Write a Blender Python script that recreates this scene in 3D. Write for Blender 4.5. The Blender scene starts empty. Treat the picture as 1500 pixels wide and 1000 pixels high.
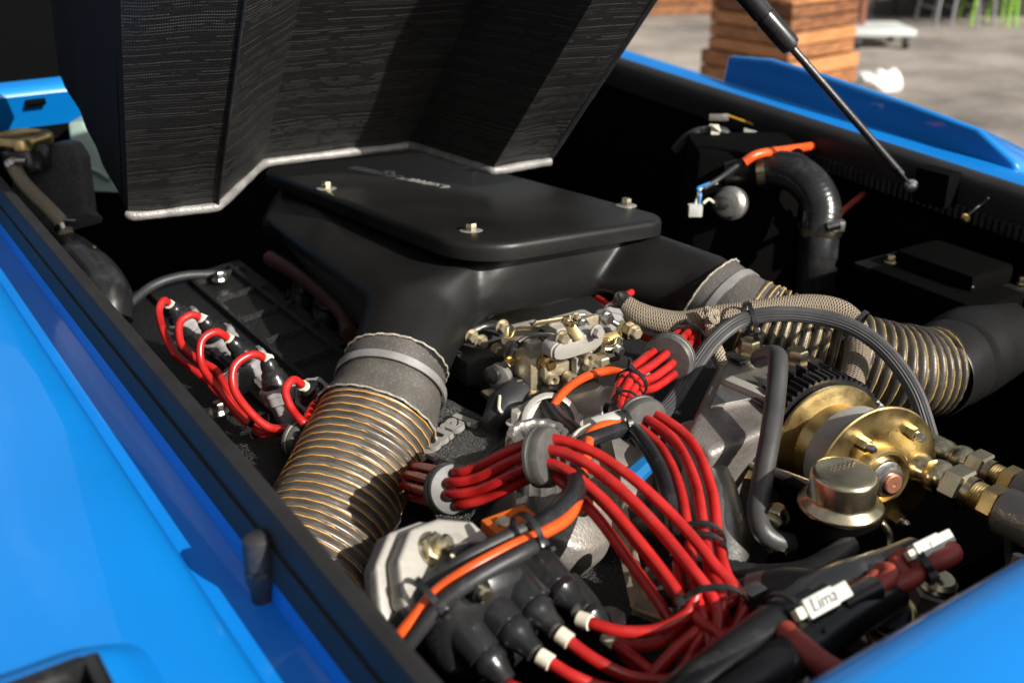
import bpy, bmesh, math, random
from mathutils import Vector, Matrix, noise
V = Vector
R = math.radians
random.seed(7)
sc = bpy.context.scene
COL = sc.collection

# ------------------------------------------------------------------ camera
CAM = V((0, 0, 1.5))
PITCH, YAW, FPX = R(24.5), R(34.6), 1583.0
cd = bpy.data.cameras.new("camera")
cam = bpy.data.objects.new("camera", cd)
COL.objects.link(cam)
cam.location = CAM
cam.rotation_euler = (R(90) - PITCH, 0, -YAW)
cd.sensor_width = 36.0
cd.lens = FPX / 1500.0 * 36.0
cd.clip_start = 0.02
cd.clip_end = 500
cd.dof.use_dof = True
cd.dof.focus_distance = 0.96
cd.dof.aperture_fstop = 6.0
sc.camera = cam

# ------------------------------------------------------------------ light
SUN_EL = R(32)
SUN_H = V((0.27, -0.963, 0)).normalized()
w = bpy.data.worlds.new("World")
sc.world = w
w.use_nodes = True
nt = w.node_tree
bg = nt.nodes["Background"]
sky = nt.nodes.new("ShaderNodeTexSky")
sky.sky_type = 'NISHITA'
sky.sun_disc = False
sky.dust_density = 4.0
sky.ozone_density = 0.6
sky.sun_elevation = SUN_EL
sky.sun_rotation = math.atan2(SUN_H.x, SUN_H.y)
hs_ = nt.nodes.new("ShaderNodeHueSaturation")      # hazy, paler sky
hs_.inputs["Saturation"].default_value = 0.32
nt.links.new(sky.outputs[0], hs_.inputs["Color"])
tcw = nt.nodes.new("ShaderNodeTexCoord"); cn = nt.nodes.new("ShaderNodeTexNoise")      # white clouds added to the unseen sky for reflections in the paint
cn.inputs["Scale"].default_value = 3.2; cn.inputs["Detail"].default_value = 7; cn.inputs["Roughness"].default_value = 0.55
nt.links.new(tcw.outputs["Generated"], cn.inputs["Vector"])
cr_ = nt.nodes.new("ShaderNodeMapRange"); cr_.inputs[1].default_value = 0.50; cr_.inputs[2].default_value = 0.66; cr_.inputs[4].default_value = 0.4
nt.links.new(cn.outputs[0], cr_.inputs[0])
cm = nt.nodes.new("ShaderNodeMix"); cm.data_type = 'RGBA'; cm.inputs[7].default_value = (15, 15, 15, 1)
nt.links.new(cr_.outputs[0], cm.inputs[0]); nt.links.new(hs_.outputs[0], cm.inputs[6]); nt.links.new(cm.outputs[2], bg.inputs[0])
bg.inputs[1].default_value = 0.06
sd = bpy.data.lights.new("sun", 'SUN')
sd.energy = 5.0
sd.angle = R(0.5)
sd.color = (1.0, 0.95, 0.87)
sun = bpy.data.objects.new("sun", sd)
COL.objects.link(sun)
sun.location = (2, -4, 6)
to_sun = SUN_H * math.cos(SUN_EL) + V((0, 0, math.sin(SUN_EL)))
sun.rotation_euler = to_sun.to_track_quat('Z', 'Y').to_euler()
sc.view_settings.view_transform = 'Standard'
sc.view_settings.look = 'None'
sc.view_settings.exposure = 0.55
sc.view_settings.gamma = 1.0

# ------------------------------------------------------------------ points
RT = V((math.cos(YAW), -math.sin(YAW), 0))
FW = V((math.sin(YAW), math.cos(YAW), 0))
def ray(px, py):
    dx, dy = (px - 750) / FPX, (py - 500) / FPX
    return RT * dx + FW * (math.cos(PITCH) - dy * math.sin(PITCH)) + V((0, 0, -math.sin(PITCH) - dy * math.cos(PITCH)))
def at(px, py, d): return CAM + ray(px, py) * d
def atz(px, py, z):
    r = ray(px, py); return CAM + r * ((z - CAM.z) / r.z)
def atx(px, py, x):
    r = ray(px, py); return CAM + r * (x / r.x)
def aty(px, py, y):
    r = ray(px, py); return CAM + r * (y / r.y)
XA, YA, ZA = V((1, 0, 0)), V((0, 1, 0)), V((0, 0, 1))

# ------------------------------------------------------------------ materials
MATS = {}
def nodes(name):
    m = bpy.data.materials.new(name); m.use_nodes = True
    n = m.node_tree.nodes; return m, m.node_tree, n["Principled BSDF"]
def pm(name, col, rough=0.5, metal=0.0, coat=0.0, bump=None, var=None, spec=0.5, dust_glint=None, rvar=0.0, bdist=0.002):
    """principled material; bump=(scale,strength[,detail]); var=(scale,amount) darkens/lightens; dust=(scale,colour,amount)"""
    m, t, b = nodes(name)
    L = t.links.new; N = t.nodes.new
    b.inputs["Base Color"].default_value = (*col, 1)
    b.inputs["Roughness"].default_value = rough
    b.inputs["Metallic"].default_value = metal
    b.inputs["Coat Weight"].default_value = coat
    b.inputs["Coat Roughness"].default_value = 0.04
    b.inputs["Specular IOR Level"].default_value = spec
    geo = N("ShaderNodeNewGeometry")
    src = None
    if var:
        nz = N("ShaderNodeTexNoise"); nz.inputs["Scale"].default_value = var[0]; nz.inputs["Detail"].default_value = 5
        L(geo.outputs["Position"], nz.inputs["Vector"])
        mr = N("ShaderNodeMapRange"); mr.inputs[1].default_value = 0.3; mr.inputs[2].default_value = 0.7
        mr.inputs[3].default_value = 1 - var[1]; mr.inputs[4].default_value = 1 + var[1] * 0.6
        L(nz.outputs[0], mr.inputs[0])
        mx = N("ShaderNodeVectorMath"); mx.operation = 'SCALE'; mx.inputs[0].default_value = col
        L(mr.outputs[0], mx.inputs["Scale"]); src = mx.outputs[0]
        if rvar:
            m2 = N("ShaderNodeMapRange"); m2.inputs[1].default_value = 0.3; m2.inputs[2].default_value = 0.7
            m2.inputs[3].default_value = max(0.02, rough - rvar); m2.inputs[4].default_value = min(1, rough + rvar)
            L(nz.outputs[0], m2.inputs[0]); L(m2.outputs[0], b.inputs["Roughness"])
    if dust_glint:
        nz = N("ShaderNodeTexNoise"); nz.inputs["Scale"].default_value = dust_glint[0]; nz.inputs["Detail"].default_value = 6
        nz.inputs["Roughness"].default_value = 0.7
        L(geo.outputs["Position"], nz.inputs["Vector"])
        mr = N("ShaderNodeMapRange"); mr.inputs[1].default_value = 0.52; mr.inputs[2].default_value = 0.72
        mr.inputs[4].default_value = dust_glint[2]
        L(nz.outputs[0], mr.inputs[0])
        mc = N("ShaderNodeMix"); mc.data_type = 'RGBA'
        mc.inputs[6].default_value = (*col, 1); mc.inputs[7].default_value = (*dust_glint[1], 1)
        if src: L(src, mc.inputs[6])
        L(mr.outputs[0], mc.inputs[0]); src = mc.outputs[2]
    if src: L(src, b.inputs["Base Color"])
    if bump:
        nz = N("ShaderNodeTexNoise"); nz.inputs["Scale"].default_value = bump[0]
        nz.inputs["Detail"].default_value = bump[2] if len(bump) > 2 else 3
        L(geo.outputs["Position"], nz.inputs["Vector"])
        bp = N("ShaderNodeBump"); bp.inputs["Strength"].default_value = bump[1]; bp.inputs["Distance"].default_value = bdist
        L(nz.outputs[0], bp.inputs["Height"]); L(bp.outputs[0], b.inputs["Normal"])
    MATS[name] = m
    return m

BLUE = pm("blue_paint", (0.0, 0.20, 0.64), 0.4, 0.0, 0.6, bump=(900, 0.012), var=(5, 0.10), dust_glint=(900, (0.05, 0.25, 0.66), 0.15))
DARKBAY = pm("black_bay_paint", (0.0014, 0.0013, 0.0013), 0.8, bump=(60, 0.1), var=(14, 0.4), spec=0.06)
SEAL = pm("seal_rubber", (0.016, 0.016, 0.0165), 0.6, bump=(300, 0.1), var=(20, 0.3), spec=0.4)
RUBBER = pm("black_rubber", (0.022, 0.022, 0.024), 0.5, bump=(300, 0.1), var=(40, 0.35), dust_glint=(25, (0.10, 0.095, 0.09), 0.35))
GLOSSBLACK = pm("black_plastic", (0.014, 0.014, 0.015), 0.24, bump=(120, 0.08), var=(30, 0.3), dust_glint=(40, (0.12, 0.115, 0.11), 0.22))
SATIN = pm("satin_black", (0.010, 0.0098, 0.0095), 0.38, bump=(700, 0.05), var=(12, 0.25), dust_glint=(400, (0.04, 0.039, 0.037), 0.22), rvar=0.05, spec=0.28)
PLENUM = pm("grey_plenum", (0.06, 0.058, 0.05), 0.6)
FABRIC = pm("black_fabric", (0.006, 0.006, 0.006), 0.9, bump=(900, 0.3), spec=0.15)
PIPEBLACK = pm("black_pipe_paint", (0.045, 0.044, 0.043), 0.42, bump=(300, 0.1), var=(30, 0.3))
CRINKLE = pm("black_crinkle_paint", (0.016, 0.016, 0.016), 0.28, bump=(620, 1.0, 3), spec=1.0, bdist=.006, dust_glint=(700, (0.30, 0.29, 0.27), 0.8))  # pale specks put the sparkle of the crinkle into the colour
CRINKLEDIM = pm("black_crackle_paint", (0.009, 0.009, 0.009), 0.40, bump=(420, 0.9, 4), spec=0.55, bdist=.005)
RED = pm("red_silicone", (0.42, 0.014, 0.012), 0.30, var=(50, 0.3), bump=(150, 0.08), spec=0.55, dust_glint=(45, (0.30, 0.06, 0.05), 0.3), rvar=0.08)
ORANGE = pm("orange_silicone", (0.72, 0.085, 0.012), 0.36, var=(60, 0.2))
ALU = pm("cast_aluminium", (0.50, 0.48, 0.45), 0.42, 0.85, bump=(260, 0.3), var=(25, 0.35), dust_glint=(30, (0.12, 0.10, 0.08), 0.6))
TANK = pm("lit_speckled_tank_coating", (0.040, 0.039, 0.038), 0.4, bump=(620, 1.0, 3), spec=0.9, bdist=.006, dust_glint=(650, (0.34, 0.33, 0.32), 0.9))  # speckled crinkle coating, missing sunlight put into a lighter base and specks
CLAMP = pm("bright_clamp_band", (0.42, 0.41, 0.395), 0.38, 0.6, var=(60, 0.2))
ALUPALE = pm("pale_cast_metal", (0.37, 0.35, 0.315), 0.5, 0.25, bump=(200, 0.2), var=(18, 0.2), dust_glint=(22, (0.22, 0.19, 0.15), 0.5))
STEEL = pm("bright_steel", (0.62, 0.61, 0.59), 0.28, 1.0, bump=(300, 0.06), var=(60, 0.25))
LETTER = pm("worn_lettering", (0.30, 0.285, 0.265), 0.5, 0.2, var=(60, 0.25))
GREYMET = pm("grey_cast_housing", (0.28, 0.255, 0.23), 0.45, 0.55, bump=(320, 0.35), var=(9, 0.4), dust_glint=(14, (0.06, 0.05, 0.045), 0.7))
DULLSTEEL = pm("dull_steel_sheet", (0.33, 0.32, 0.30), 0.42, 0.9, bump=(300, 0.2), var=(20, 0.3))
GOLD = pm("zinc_gold", (0.68, 0.51, 0.23), 0.32, 1.0, bump=(240, 0.08), var=(45, 0.35), dust_glint=(90, (0.20, 0.13, 0.05), 0.5), rvar=0.08)
GOLDPALE = pm("pale_zinc", (0.62, 0.54, 0.36), 0.26, 1.0, bump=(200, 0.06), var=(45, 0.25), dust_glint=(40, (0.25, 0.17, 0.08), 0.4))
BRASS = pm("carb_zinc", (0.46, 0.40, 0.28), 0.46, 0.75, bump=(260, 0.2), var=(35, 0.3), dust_glint=(45, (0.20, 0.13, 0.06), 0.7))
COPPER = pm("copper", (0.62, 0.26, 0.16), 0.4, 0.8, var=(60, 0.2))
CREAM = pm("cream_plastic", (0.68, 0.63, 0.50), 0.45, var=(60, 0.2))
WHITEPL = pm("white_plastic", (0.52, 0.52, 0.48), 0.4, var=(50, 0.15), dust_glint=(60, (0.3, 0.28, 0.24), 0.4))
GREYRUB = pm("grey_rubber_hose", (0.05, 0.05, 0.052), 0.5, var=(50, 0.25), spec=0.35)
GREYRING = pm("grey_grommet", (0.07, 0.069, 0.065), 0.5, var=(90, 0.3), dust_glint=(70, (0.20, 0.18, 0.14), 0.3))
COLLAR = pm("grey_collar_rubber", (0.24, 0.23, 0.23), 0.5, var=(60, 0.3), dust_glint=(40, (0.28, 0.25, 0.23), 0.4))
HOSE = pm("duct_hose_fabric", (0.20, 0.18, 0.155), 0.40, 0.55, bump=(500, 0.10), var=(40, 0.25), dust_glint=(30, (0.30, 0.26, 0.20), 0.35))
HOSEDARK = pm("duct_hose_fabric_dark", (0.10, 0.088, 0.075), 0.42, 0.5, bump=(400, 0.2), var=(30, 0.35), dust_glint=(30, (0.17, 0.145, 0.115), 0.35))
CUFF = pm("cuff_fabric", (0.085, 0.077, 0.068), 0.33, bump=(700, 0.12, 3), var=(30, 0.3), dust_glint=(420, (0.36, 0.34, 0.30), 0.35), spec=0.9)
THREAD = pm("orange_thread", (0.60, 0.30, 0.07), 0.6, var=(120, 0.35))
THREADY = pm("ochre_thread", (0.50, 0.34, 0.10), 0.6, var=(120, 0.35))
FRAY = pm("frayed_edge", (0.40, 0.36, 0.29), 0.8, bump=(900, 0.8), var=(200, 0.4))
BROWN = pm("red_brown_gasket", (0.055, 0.016, 0.012), 0.5, var=(40, 0.3))
PALEGREEN = pm("pale_green_plastic", (0.24, 0.33, 0.30), 0.4, var=(20, 0.15))
YELLOW = pm("yellow_wire", (0.42, 0.22, 0.01), 0.5)
BLUEPL = pm("blue_plastic", (0.01, 0.16, 0.42), 0.35, var=(60, 0.2))
RIM = pm("worn_metal_rim", (0.27, 0.262, 0.25), 0.5, 0.3, bump=(350, 0.5), var=(60, 0.4), dust_glint=(120, (0.06, 0.055, 0.05), 0.5))
GLASS = pm("tinted_glass", (0.002, 0.002, 0.002), 0.25, spec=0.12)
WHITECLOTH = pm("white_cloth", (0.75, 0.75, 0.72), 0.8, bump=(30, 0.5))
GREENPAINT = pm("green_paint", (0.26, 0.55, 0.03), 0.4)
CHAIRGREY = pm("grey_chair_metal", (0.30, 0.30, 0.31), 0.4, 0.5)
RUST = pm("brown_post_paint", (0.22, 0.08, 0.045), 0.6, var=(10, 0.3))
TROLLEY = pm("pale_trolley_top", (0.55, 0.58, 0.56), 0.5, var=(5, 0.15))
DARKWALL = pm("dark_timber", (0.03, 0.026, 0.024), 0.7, var=(6, 0.4))
INK = pm("ink", (0.02, 0.02, 0.03), 0.6)
REDDARK = pm("faded_red_sleeve", (0.30, 0.045, 0.03), 0.5, var=(50, 0.3))
RUSTORANGE = pm("orange_plastic", (0.62, 0.13, 0.02), 0.4, var=(40, 0.2))

def wood_mat():
    m, t, b = nodes("stained_timber"); L = t.links.new; N = t.nodes.new
    oi = N("ShaderNodeObjectInfo"); tc = N("ShaderNodeTexCoord"); mp = N("ShaderNodeMapping")
    mp.inputs["Scale"].default_value = (6, 6, 60)
    L(tc.outputs["Object"], mp.inputs[0])
    nz = N("ShaderNodeTexNoise"); nz.inputs["Scale"].default_value = 2.0; nz.inputs["Detail"].default_value = 5; L(mp.outputs[0], nz.inputs[0])
    cr = N("ShaderNodeValToRGB")
    cr.color_ramp.elements[0].position = 0.3; cr.color_ramp.elements[0].color = (0.12, 0.040, 0.013, 1)
    cr.color_ramp.elements[1].position = 0.75; cr.color_ramp.elements[1].color = (0.48, 0.21, 0.075, 1)
    ad = N("ShaderNodeMath"); ad.operation = 'MULTIPLY_ADD'; ad.inputs[1].default_value = 0.45; 
    L(oi.outputs["Random"], ad.inputs[0]); 
    sb = N("ShaderNodeMath"); sb.operation = 'SUBTRACT'; L(nz.outputs[0], sb.inputs[0]); sb.inputs[1].default_value = 0.2
    L(sb.outputs[0], ad.inputs[2]); L(ad.outputs[0], cr.inputs[0]); L(cr.outputs[0], b.inputs["Base Color"])
    b.inputs["Roughness"].default_value = 0.6
    return m
WOOD = wood_mat()

def ground_mat():
    m, t, b = nodes("paving"); L = t.links.new; N = t.nodes.new
    g = N("ShaderNodeNewGeometry")
    n1 = N("ShaderNodeTexNoise"); n1.inputs["Scale"].default_value = 0.9; n1.inputs["Detail"].default_value = 8; n1.inputs["Roughness"].default_value = 0.65
    L(g.outputs["Position"], n1.inputs[0])
    cr = N("ShaderNodeValToRGB")
    cr.color_ramp.elements[0].position = 0.3; cr.color_ramp.elements[0].color = (0.09, 0.079, 0.068, 1)
    cr.color_ramp.elements[1].position = 0.7; cr.color_ramp.elements[1].color = (0.40, 0.352, 0.308, 1)
    L(n1.outputs[0], cr.inputs[0])
    n2 = N("ShaderNodeTexNoise"); n2.inputs["Scale"].default_value = 60; n2.inputs["Detail"].default_value = 4; L(g.outputs["Position"], n2.inputs[0])
    mx = N("ShaderNodeMix"); mx.data_type = 'RGBA'; mx.blend_type = 'OVERLAY'; mx.inputs[0].default_value = 0.6
    L(cr.outputs[0], mx.inputs[6]); L(n2.outputs[0], mx.inputs[7]); L(mx.outputs[2], b.inputs["Base Color"])
    bp = N("ShaderNodeBump"); bp.inputs["Strength"].default_value = 0.4; bp.inputs["Distance"].default_value = 0.01
    L(n2.outputs[0], bp.inputs["Height"]); L(bp.outputs[0], b.inputs["Normal"])
    b.inputs["Roughness"].default_value = 0.85
    return m
GROUND = ground_mat()

def liner_mat():
    """black woven liner: rows of pale stitches along u, fine weave bump"""
    m, t, b = nodes("woven_liner"); L = t.links.new; N = t.nodes.new
    uv = N("ShaderNodeUVMap"); sp = N("ShaderNodeSeparateXYZ"); L(uv.outputs[0], sp.inputs[0])
    def math_(op, a, bb, c=None):
        n = N("ShaderNodeMath"); n.operation = op
        for i, x in enumerate((a, bb, c)):
            if x is None: continue
            if isinstance(x, (int, float)): n.inputs[i].default_value = x
            else: L(x, n.inputs[i])
        return n.outputs[0]
    wob = N("ShaderNodeTexNoise"); wob.inputs["Scale"].default_value = 18; wob.inputs["Detail"].default_value = 2; L(uv.outputs[0], wob.inputs[0])
    v = math_('MULTIPLY_ADD', wob.outputs[0], 0.0012, sp.outputs[1])
    rw = math_('MULTIPLY', v, 250)
    line = math_('LESS_THAN', math_('FRACT', rw, 0), 0.30)
    wn = N("ShaderNodeTexWhiteNoise"); wn.noise_dimensions = '1D'; L(math_('FLOOR', rw, 0), wn.inputs["W"])
    strong = math_('POWER', wn.outputs[0], 1.2)
    dash = math_('LESS_THAN', math_('FRACT', math_('MULTIPLY', sp.outputs[0], 480), 0), 0.55)
    rn = N("ShaderNodeTexNoise"); rn.inputs["Scale"].default_value = 1.0; rn.inputs["Detail"].default_value = 3
    mp = N("ShaderNodeMapping"); mp.inputs["Scale"].default_value = (40, 120, 1); L(uv.outputs[0], mp.inputs[0]); L(mp.outputs[0], rn.inputs[0])
    pick = math_('GREATER_THAN', rn.outputs[0], 0.44)
    k = math_('MULTIPLY', math_('MULTIPLY', math_('MULTIPLY', line, dash), pick), strong)
    fz = N("ShaderNodeTexNoise"); fz.inputs["Scale"].default_value = 900; fz.inputs["Detail"].default_value = 2; L(uv.outputs[0], fz.inputs[0])
    mx = N("ShaderNodeMix"); mx.data_type = 'RGBA'; mx.inputs[6].default_value = (0.0075, 0.0072, 0.007, 1); mx.inputs[7].default_value = (0.115, 0.11, 0.10, 1)
    L(k, mx.inputs[0]); L(mx.outputs[2], b.inputs["Base Color"])
    h = math_('ADD', math_('MULTIPLY', k, 0.8), fz.outputs[0])
    bp = N("ShaderNodeBump"); bp.inputs["Strength"].default_value = 0.8; bp.inputs["Distance"].default_value = 0.001
    L(h, bp.inputs["Height"]); L(bp.outputs[0], b.inputs["Normal"])
    b.inputs["Roughness"].default_value = 0.5
    return m
LINER = liner_mat()

def braid_mat(name, c0, c1, su, sv):
    m, t, b = nodes(name); L = t.links.new; N = t.nodes.new
    uv = N("ShaderNodeUVMap"); sp = N("ShaderNodeSeparateXYZ"); L(uv.outputs[0], sp.inputs[0])
    def mth(op, a, bb=0.0, c=0.0):
        n = N("ShaderNodeMath"); n.operation = op
        for i, x in enumerate((a, bb, c)):
            if isinstance(x, (int, float)): n.inputs[i].default_value = x
            else: L(x, n.inputs[i])
        return n.outputs[0]
    u = mth('MULTIPLY', sp.outputs[0], su); vv = mth('MULTIPLY', sp.outputs[1], sv)
    s1 = mth('SINE', mth('MULTIPLY', mth('ADD', u, vv), 6.28318)); s2 = mth('SINE', mth('MULTIPLY', mth('SUBTRACT', u, vv), 6.28318))
    h = mth('MAXIMUM', s1, s2)
    nz = N("ShaderNodeTexNoise"); nz.inputs["Scale"].default_value = 300; g = N("ShaderNodeNewGeometry"); L(g.outputs["Position"], nz.inputs[0])
    h2 = mth('MULTIPLY_ADD', nz.outputs[0], 0.9, h)
    mr = N("ShaderNodeMapRange"); mr.inputs[1].default_value = 0.0; mr.inputs[2].default_value = 1.6; L(h2, mr.inputs[0])
    mx = N("ShaderNodeMix"); mx.data_type = 'RGBA'; mx.inputs[6].default_value = (*c0, 1); mx.inputs[7].default_value = (*c1, 1)
    L(mr.outputs[0], mx.inputs[0]); L(mx.outputs[2], b.inputs["Base Color"])
    bp = N("ShaderNodeBump"); bp.inputs["Strength"].default_value = 0.9; bp.inputs["Distance"].default_value = 0.0016
    L(h2, bp.inputs["Height"]); L(bp.outputs[0], b.inputs["Normal"])
    b.inputs["Roughness"].default_value = 0.75
    return m
BRAID = braid_mat("tan_braid", (0.15, 0.115, 0.08), (0.34, 0.275, 0.20), 370, 11)
BRAIDFINE = braid_mat("beige_braid", (0.25, 0.20, 0.14), (0.52, 0.44, 0.33), 330, 8)
BRAIDSTEEL = braid_mat("steel_braid", (0.10, 0.10, 0.10), (0.5, 0.49, 0.47), 260, 7)

# ------------------------------------------------------------------ object helpers
LOC = {}
def thing(name, label, cat, loc, group=None, kind=None):
    o = bpy.data.objects.new(name, None); COL.objects.link(o)
    o.location = loc; o.empty_display_size = 0.02
    LOC[o.name] = V(loc)
    if label: o["label"] = label; o["category"] = cat
    if group: o["group"] = group
    if kind: o["kind"] = kind
    return o

def catmull(pts, n=8):
    P = [V(p) for p in pts]
    if len(P) == 2: return [P[0].lerp(P[1], i / n) for i in range(n + 1)]
    out = []
    for i in range(len(P) - 1):
        p0 = P[i - 1] if i > 0 else P[0] * 2 - P[1]
        p1, p2 = P[i], P[i + 1]
        p3 = P[i + 2] if i + 2 < len(P) else P[-1] * 2 - P[-2]
        for k in range(n):
            t = k / n
            out.append(0.5 * ((2 * p1) + (p2 - p0) * t + (2 * p0 - 5 * p1 + 4 * p2 - p3) * t * t + (3 * p1 - p0 - 3 * p2 + p3) * t ** 3))
    out.append(P[-1]); return out

def frames(C):
    T = []
    for i in range(len(C)):
        a = C[max(i - 1, 0)]; b = C[min(i + 1, len(C) - 1)]
        T.append((b - a).normalized())
    up = ZA if abs(T[0].z) < 0.9 else XA
    N = [(up - T[0] * up.dot(T[0])).normalized()]
    for i in range(1, len(C)):
        n = N[-1] - T[i] * N[-1].dot(T[i]); N.append(n.normalized())
    return T, N, [T[i].cross(N[i]) for i in range(len(C))]

def basis(axis):
    a = V(axis).normalized()
    up = ZA if abs(a.z) < 0.95 else YA
    x = up.cross(a).normalized(); return x, a.cross(x), a

class B:
    """collects geometry in world coordinates, builds ONE mesh object"""
    def __init__(s): s.v = []; s.f = []; s.uv = []
    def face(s, idx, uv=None): s.f.append(tuple(idx)); s.uv.append(uv or [(0, 0)] * len(idx))
    def grid(s, rings, closed=True, cap=True, uvr=None):
        o = len(s.v); n = len(rings[0])
        for r in rings: s.v.extend(r)
        for i in range(len(rings) - 1):
            for j in range(n if closed else n - 1):
                k = (j + 1) % n
                u0, u1 = (uvr[i], uvr[i + 1]) if uvr else (i, i + 1)
                s.face((o + i * n + j, o + i * n + k, o + (i + 1) * n + k, o + (i + 1) * n + j),
                       [(u0, j / n), (u0, (j + 1) / n), (u1, (j + 1) / n), (u1, j / n)])
        if cap and closed:
            s.face([o + j for j in range(n)][::-1]); e = o + (len(rings) - 1) * n
            s.face([e + j for j in range(n)])
        return s
    def tube(s, pts, r, seg=12, n=8, cap=True, flute=0, fdepth=0.0, ell=1.0, rfun=None):
        C = catmull(pts, n); T, N, Bn = frames(C)
        rr = r if isinstance(r, (list, tuple)) else [r] * len(pts)
        rings = []; L = 0; us = []
        for i, c in enumerate(C):
            if i: L += (c - C[i - 1]).length
            q = i / (len(C) - 1) * (len(rr) - 1); a = min(int(q), len(rr) - 2) if len(rr) > 1 else 0
            rad = rr[a] + (rr[min(a + 1, len(rr) - 1)] - rr[a]) * (q - a)
            if rfun: rad = rfun(L, rad)
            ring = []
            for j in range(seg):
                th = 2 * math.pi * j / seg
                q2 = rad * (1 - (fdepth if (flute and j % 2) else 0))
                ring.append(c + N[i] * math.cos(th) * q2 * ell + Bn[i] * math.sin(th) * q2)
            rings.append(ring); us.append(L)
        return s.grid(rings, cap=cap, uvr=us)
    def lathe(s, o, axis, prof, seg=32, teeth=0, tdepth=0.0, cap=True):
        x, y, a = basis(axis); o = V(o); rings = []; us = []; L = 0
        for k, (r, h) in enumerate(prof):
            if k: L += math.hypot(r - prof[k - 1][0], h - prof[k - 1][1])
            ring = []
            for j in range(seg):
                th = 2 * math.pi * j / seg
                q = r * (1 - tdepth if (teeth and (j * teeth * 2 // seg) % 2) else 1)
                ring.append(o + a * h + x * math.cos(th) * q + y * math.sin(th) * q)
            rings.append(ring); us.append(L)
        return s.grid(rings, cap=cap, uvr=us)
    def box(s, c, dims, ax=None):
        x, y, z = ax if ax else (XA, YA, ZA); c = V(c); o = len(s.v); a, b, d = [q / 2 for q in dims]
        for i in (-1, 1):
            for j in (-1, 1):
                for k in (-1, 1): s.v.append(c + x * a * i + y * b * j + z * d * k)
        for q in ((0, 1, 3, 2), (4, 6, 7, 5), (0, 4, 5, 1), (2, 3, 7, 6), (0, 2, 6, 4), (1, 5, 7, 3)): s.face([o + i for i in q])
        return s
    def prism(s, poly, ext, taper=None):
        o = len(s.v); n = len(poly); ext = V(ext); P = [V(p) for p in poly]
        c = sum(P, V()) / n
        s.v.extend(P); s.v.extend([(p if taper is None else c + (p - c) * taper) + ext for p in P])
        for i in range(n): j = (i + 1) % n; s.face((o + i, o + j, o + n + j, o + n + i))
        s.face([o + i for i in range(n)][::-1]); s.face([o + n + i for i in range(n)])
        return s
    def hexa(s, o, axis, r, h, washer=0.0, wh=0.0015, cham=True):
        o = V(o); a = V(axis).normalized()
        if washer: s.lathe(o, a, [(washer, 0), (washer, wh), (r * 0.6, wh)], 20); o = o + a * wh
        s.lathe(o, a, [(r, 0), (r, h * 0.85), (r * 0.86, h)], 6)
        return s
    def mesh(s, name, off):
        me = bpy.data.meshes.new(name)
        me.from_pydata([p - off for p in s.v], [], s.f)
        ul = me.uv_layers.new(name="UVMap"); k = 0
        flat = [c for f in s.uv for q in f for c in q]
        ul.data.foreach_set("uv", flat)
        return me
    def obj(s, name, mat, parent=None, label=None, cat=None, group=None, kind=None, bevel=0.0, bseg=2, smooth=True, angle=38):
        if parent is not None: off = LOC[parent.name]
        else:
            zs = min(p.z for p in s.v); c = sum(s.v, V()) / len(s.v); off = V((c.x, c.y, zs))
        me = s.mesh(name, off)
        bm = bmesh.new(); bm.from_mesh(me)
        bmesh.ops.recalc_face_normals(bm, faces=bm.faces)
        if bevel:
            ed = [e for e in bm.edges if len(e.link_faces) == 2 and e.calc_face_angle(0) > R(28)]
            bmesh.ops.bevel(bm, geom=ed, offset=bevel, segments=bseg, affect='EDGES', clamp_overlap=True, profile=0.6)
        bm.to_mesh(me); bm.free()
        if smooth:
            for p in me.polygons: p.use_smooth = True
            me.set_sharp_from_angle(angle=R(angle))
        me.materials.append(mat)
        o = bpy.data.objects.new(name, me); COL.objects.link(o)
        LOC[o.name] = off
        if parent is not None: o.parent = parent
        else: o.location = off
        if label: o["label"] = label
        if cat: o["category"] = cat
        if group: o["group"] = group
        if kind: o["kind"] = kind
        return o

def remeshed(o, voxel, smooth=6):
    """fuse overlapping shells of a mesh into one smooth skin"""
    m = o.modifiers.new("r", 'REMESH'); m.mode = 'VOXEL'; m.voxel_size = voxel; m.use_smooth_shade = True
    m2 = o.modifiers.new("s", 'SMOOTH'); m2.iterations = smooth; m2.factor = 0.5
    dg = bpy.context.evaluated_depsgraph_get(); dg.update()
    me = bpy.data.meshes.new_from_object(o.evaluated_get(dg))
    o.modifiers.clear(); mat = o.data.materials[0]; o.data = me
    if not me.materials: me.materials.append(mat)
    for p in me.polygons: p.use_smooth = True
    return o

def text(name, body, origin, xdir, ydir, size, depth, mat, parent, shear=0.0, bold=0.0, align='LEFT'):
    cu = bpy.data.curves.new(name, 'FONT'); cu.body = body; cu.size = size; cu.extrude = depth; cu.shear = shear; cu.offset = bold
    cu.align_x = align
    cu.resolution_u = 3
    t = bpy.data.objects.new(name + "_tmp", cu); COL.objects.link(t)
    dg = bpy.context.evaluated_depsgraph_get(); dg.update()
    me = bpy.data.meshes.new_from_object(t.evaluated_get(dg))
    bpy.data.objects.remove(t)
    x = V(xdir).normalized(); z = x.cross(V(ydir)).normalized(); y = z.cross(x)
    M = Matrix(((x.x, y.x, z.x, 0), (x.y, y.y, z.y, 0), (x.z, y.z, z.z, 0), (0, 0, 0, 1)))
    M.translation = V(origin) - LOC[parent.name]
    me.transform(M); me.materials.clear(); me.materials.append(mat)
    o = bpy.data.objects.new(name, me); COL.objects.link(o); o.parent = parent; LOC[o.name] = LOC[parent.name]
    return o

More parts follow.
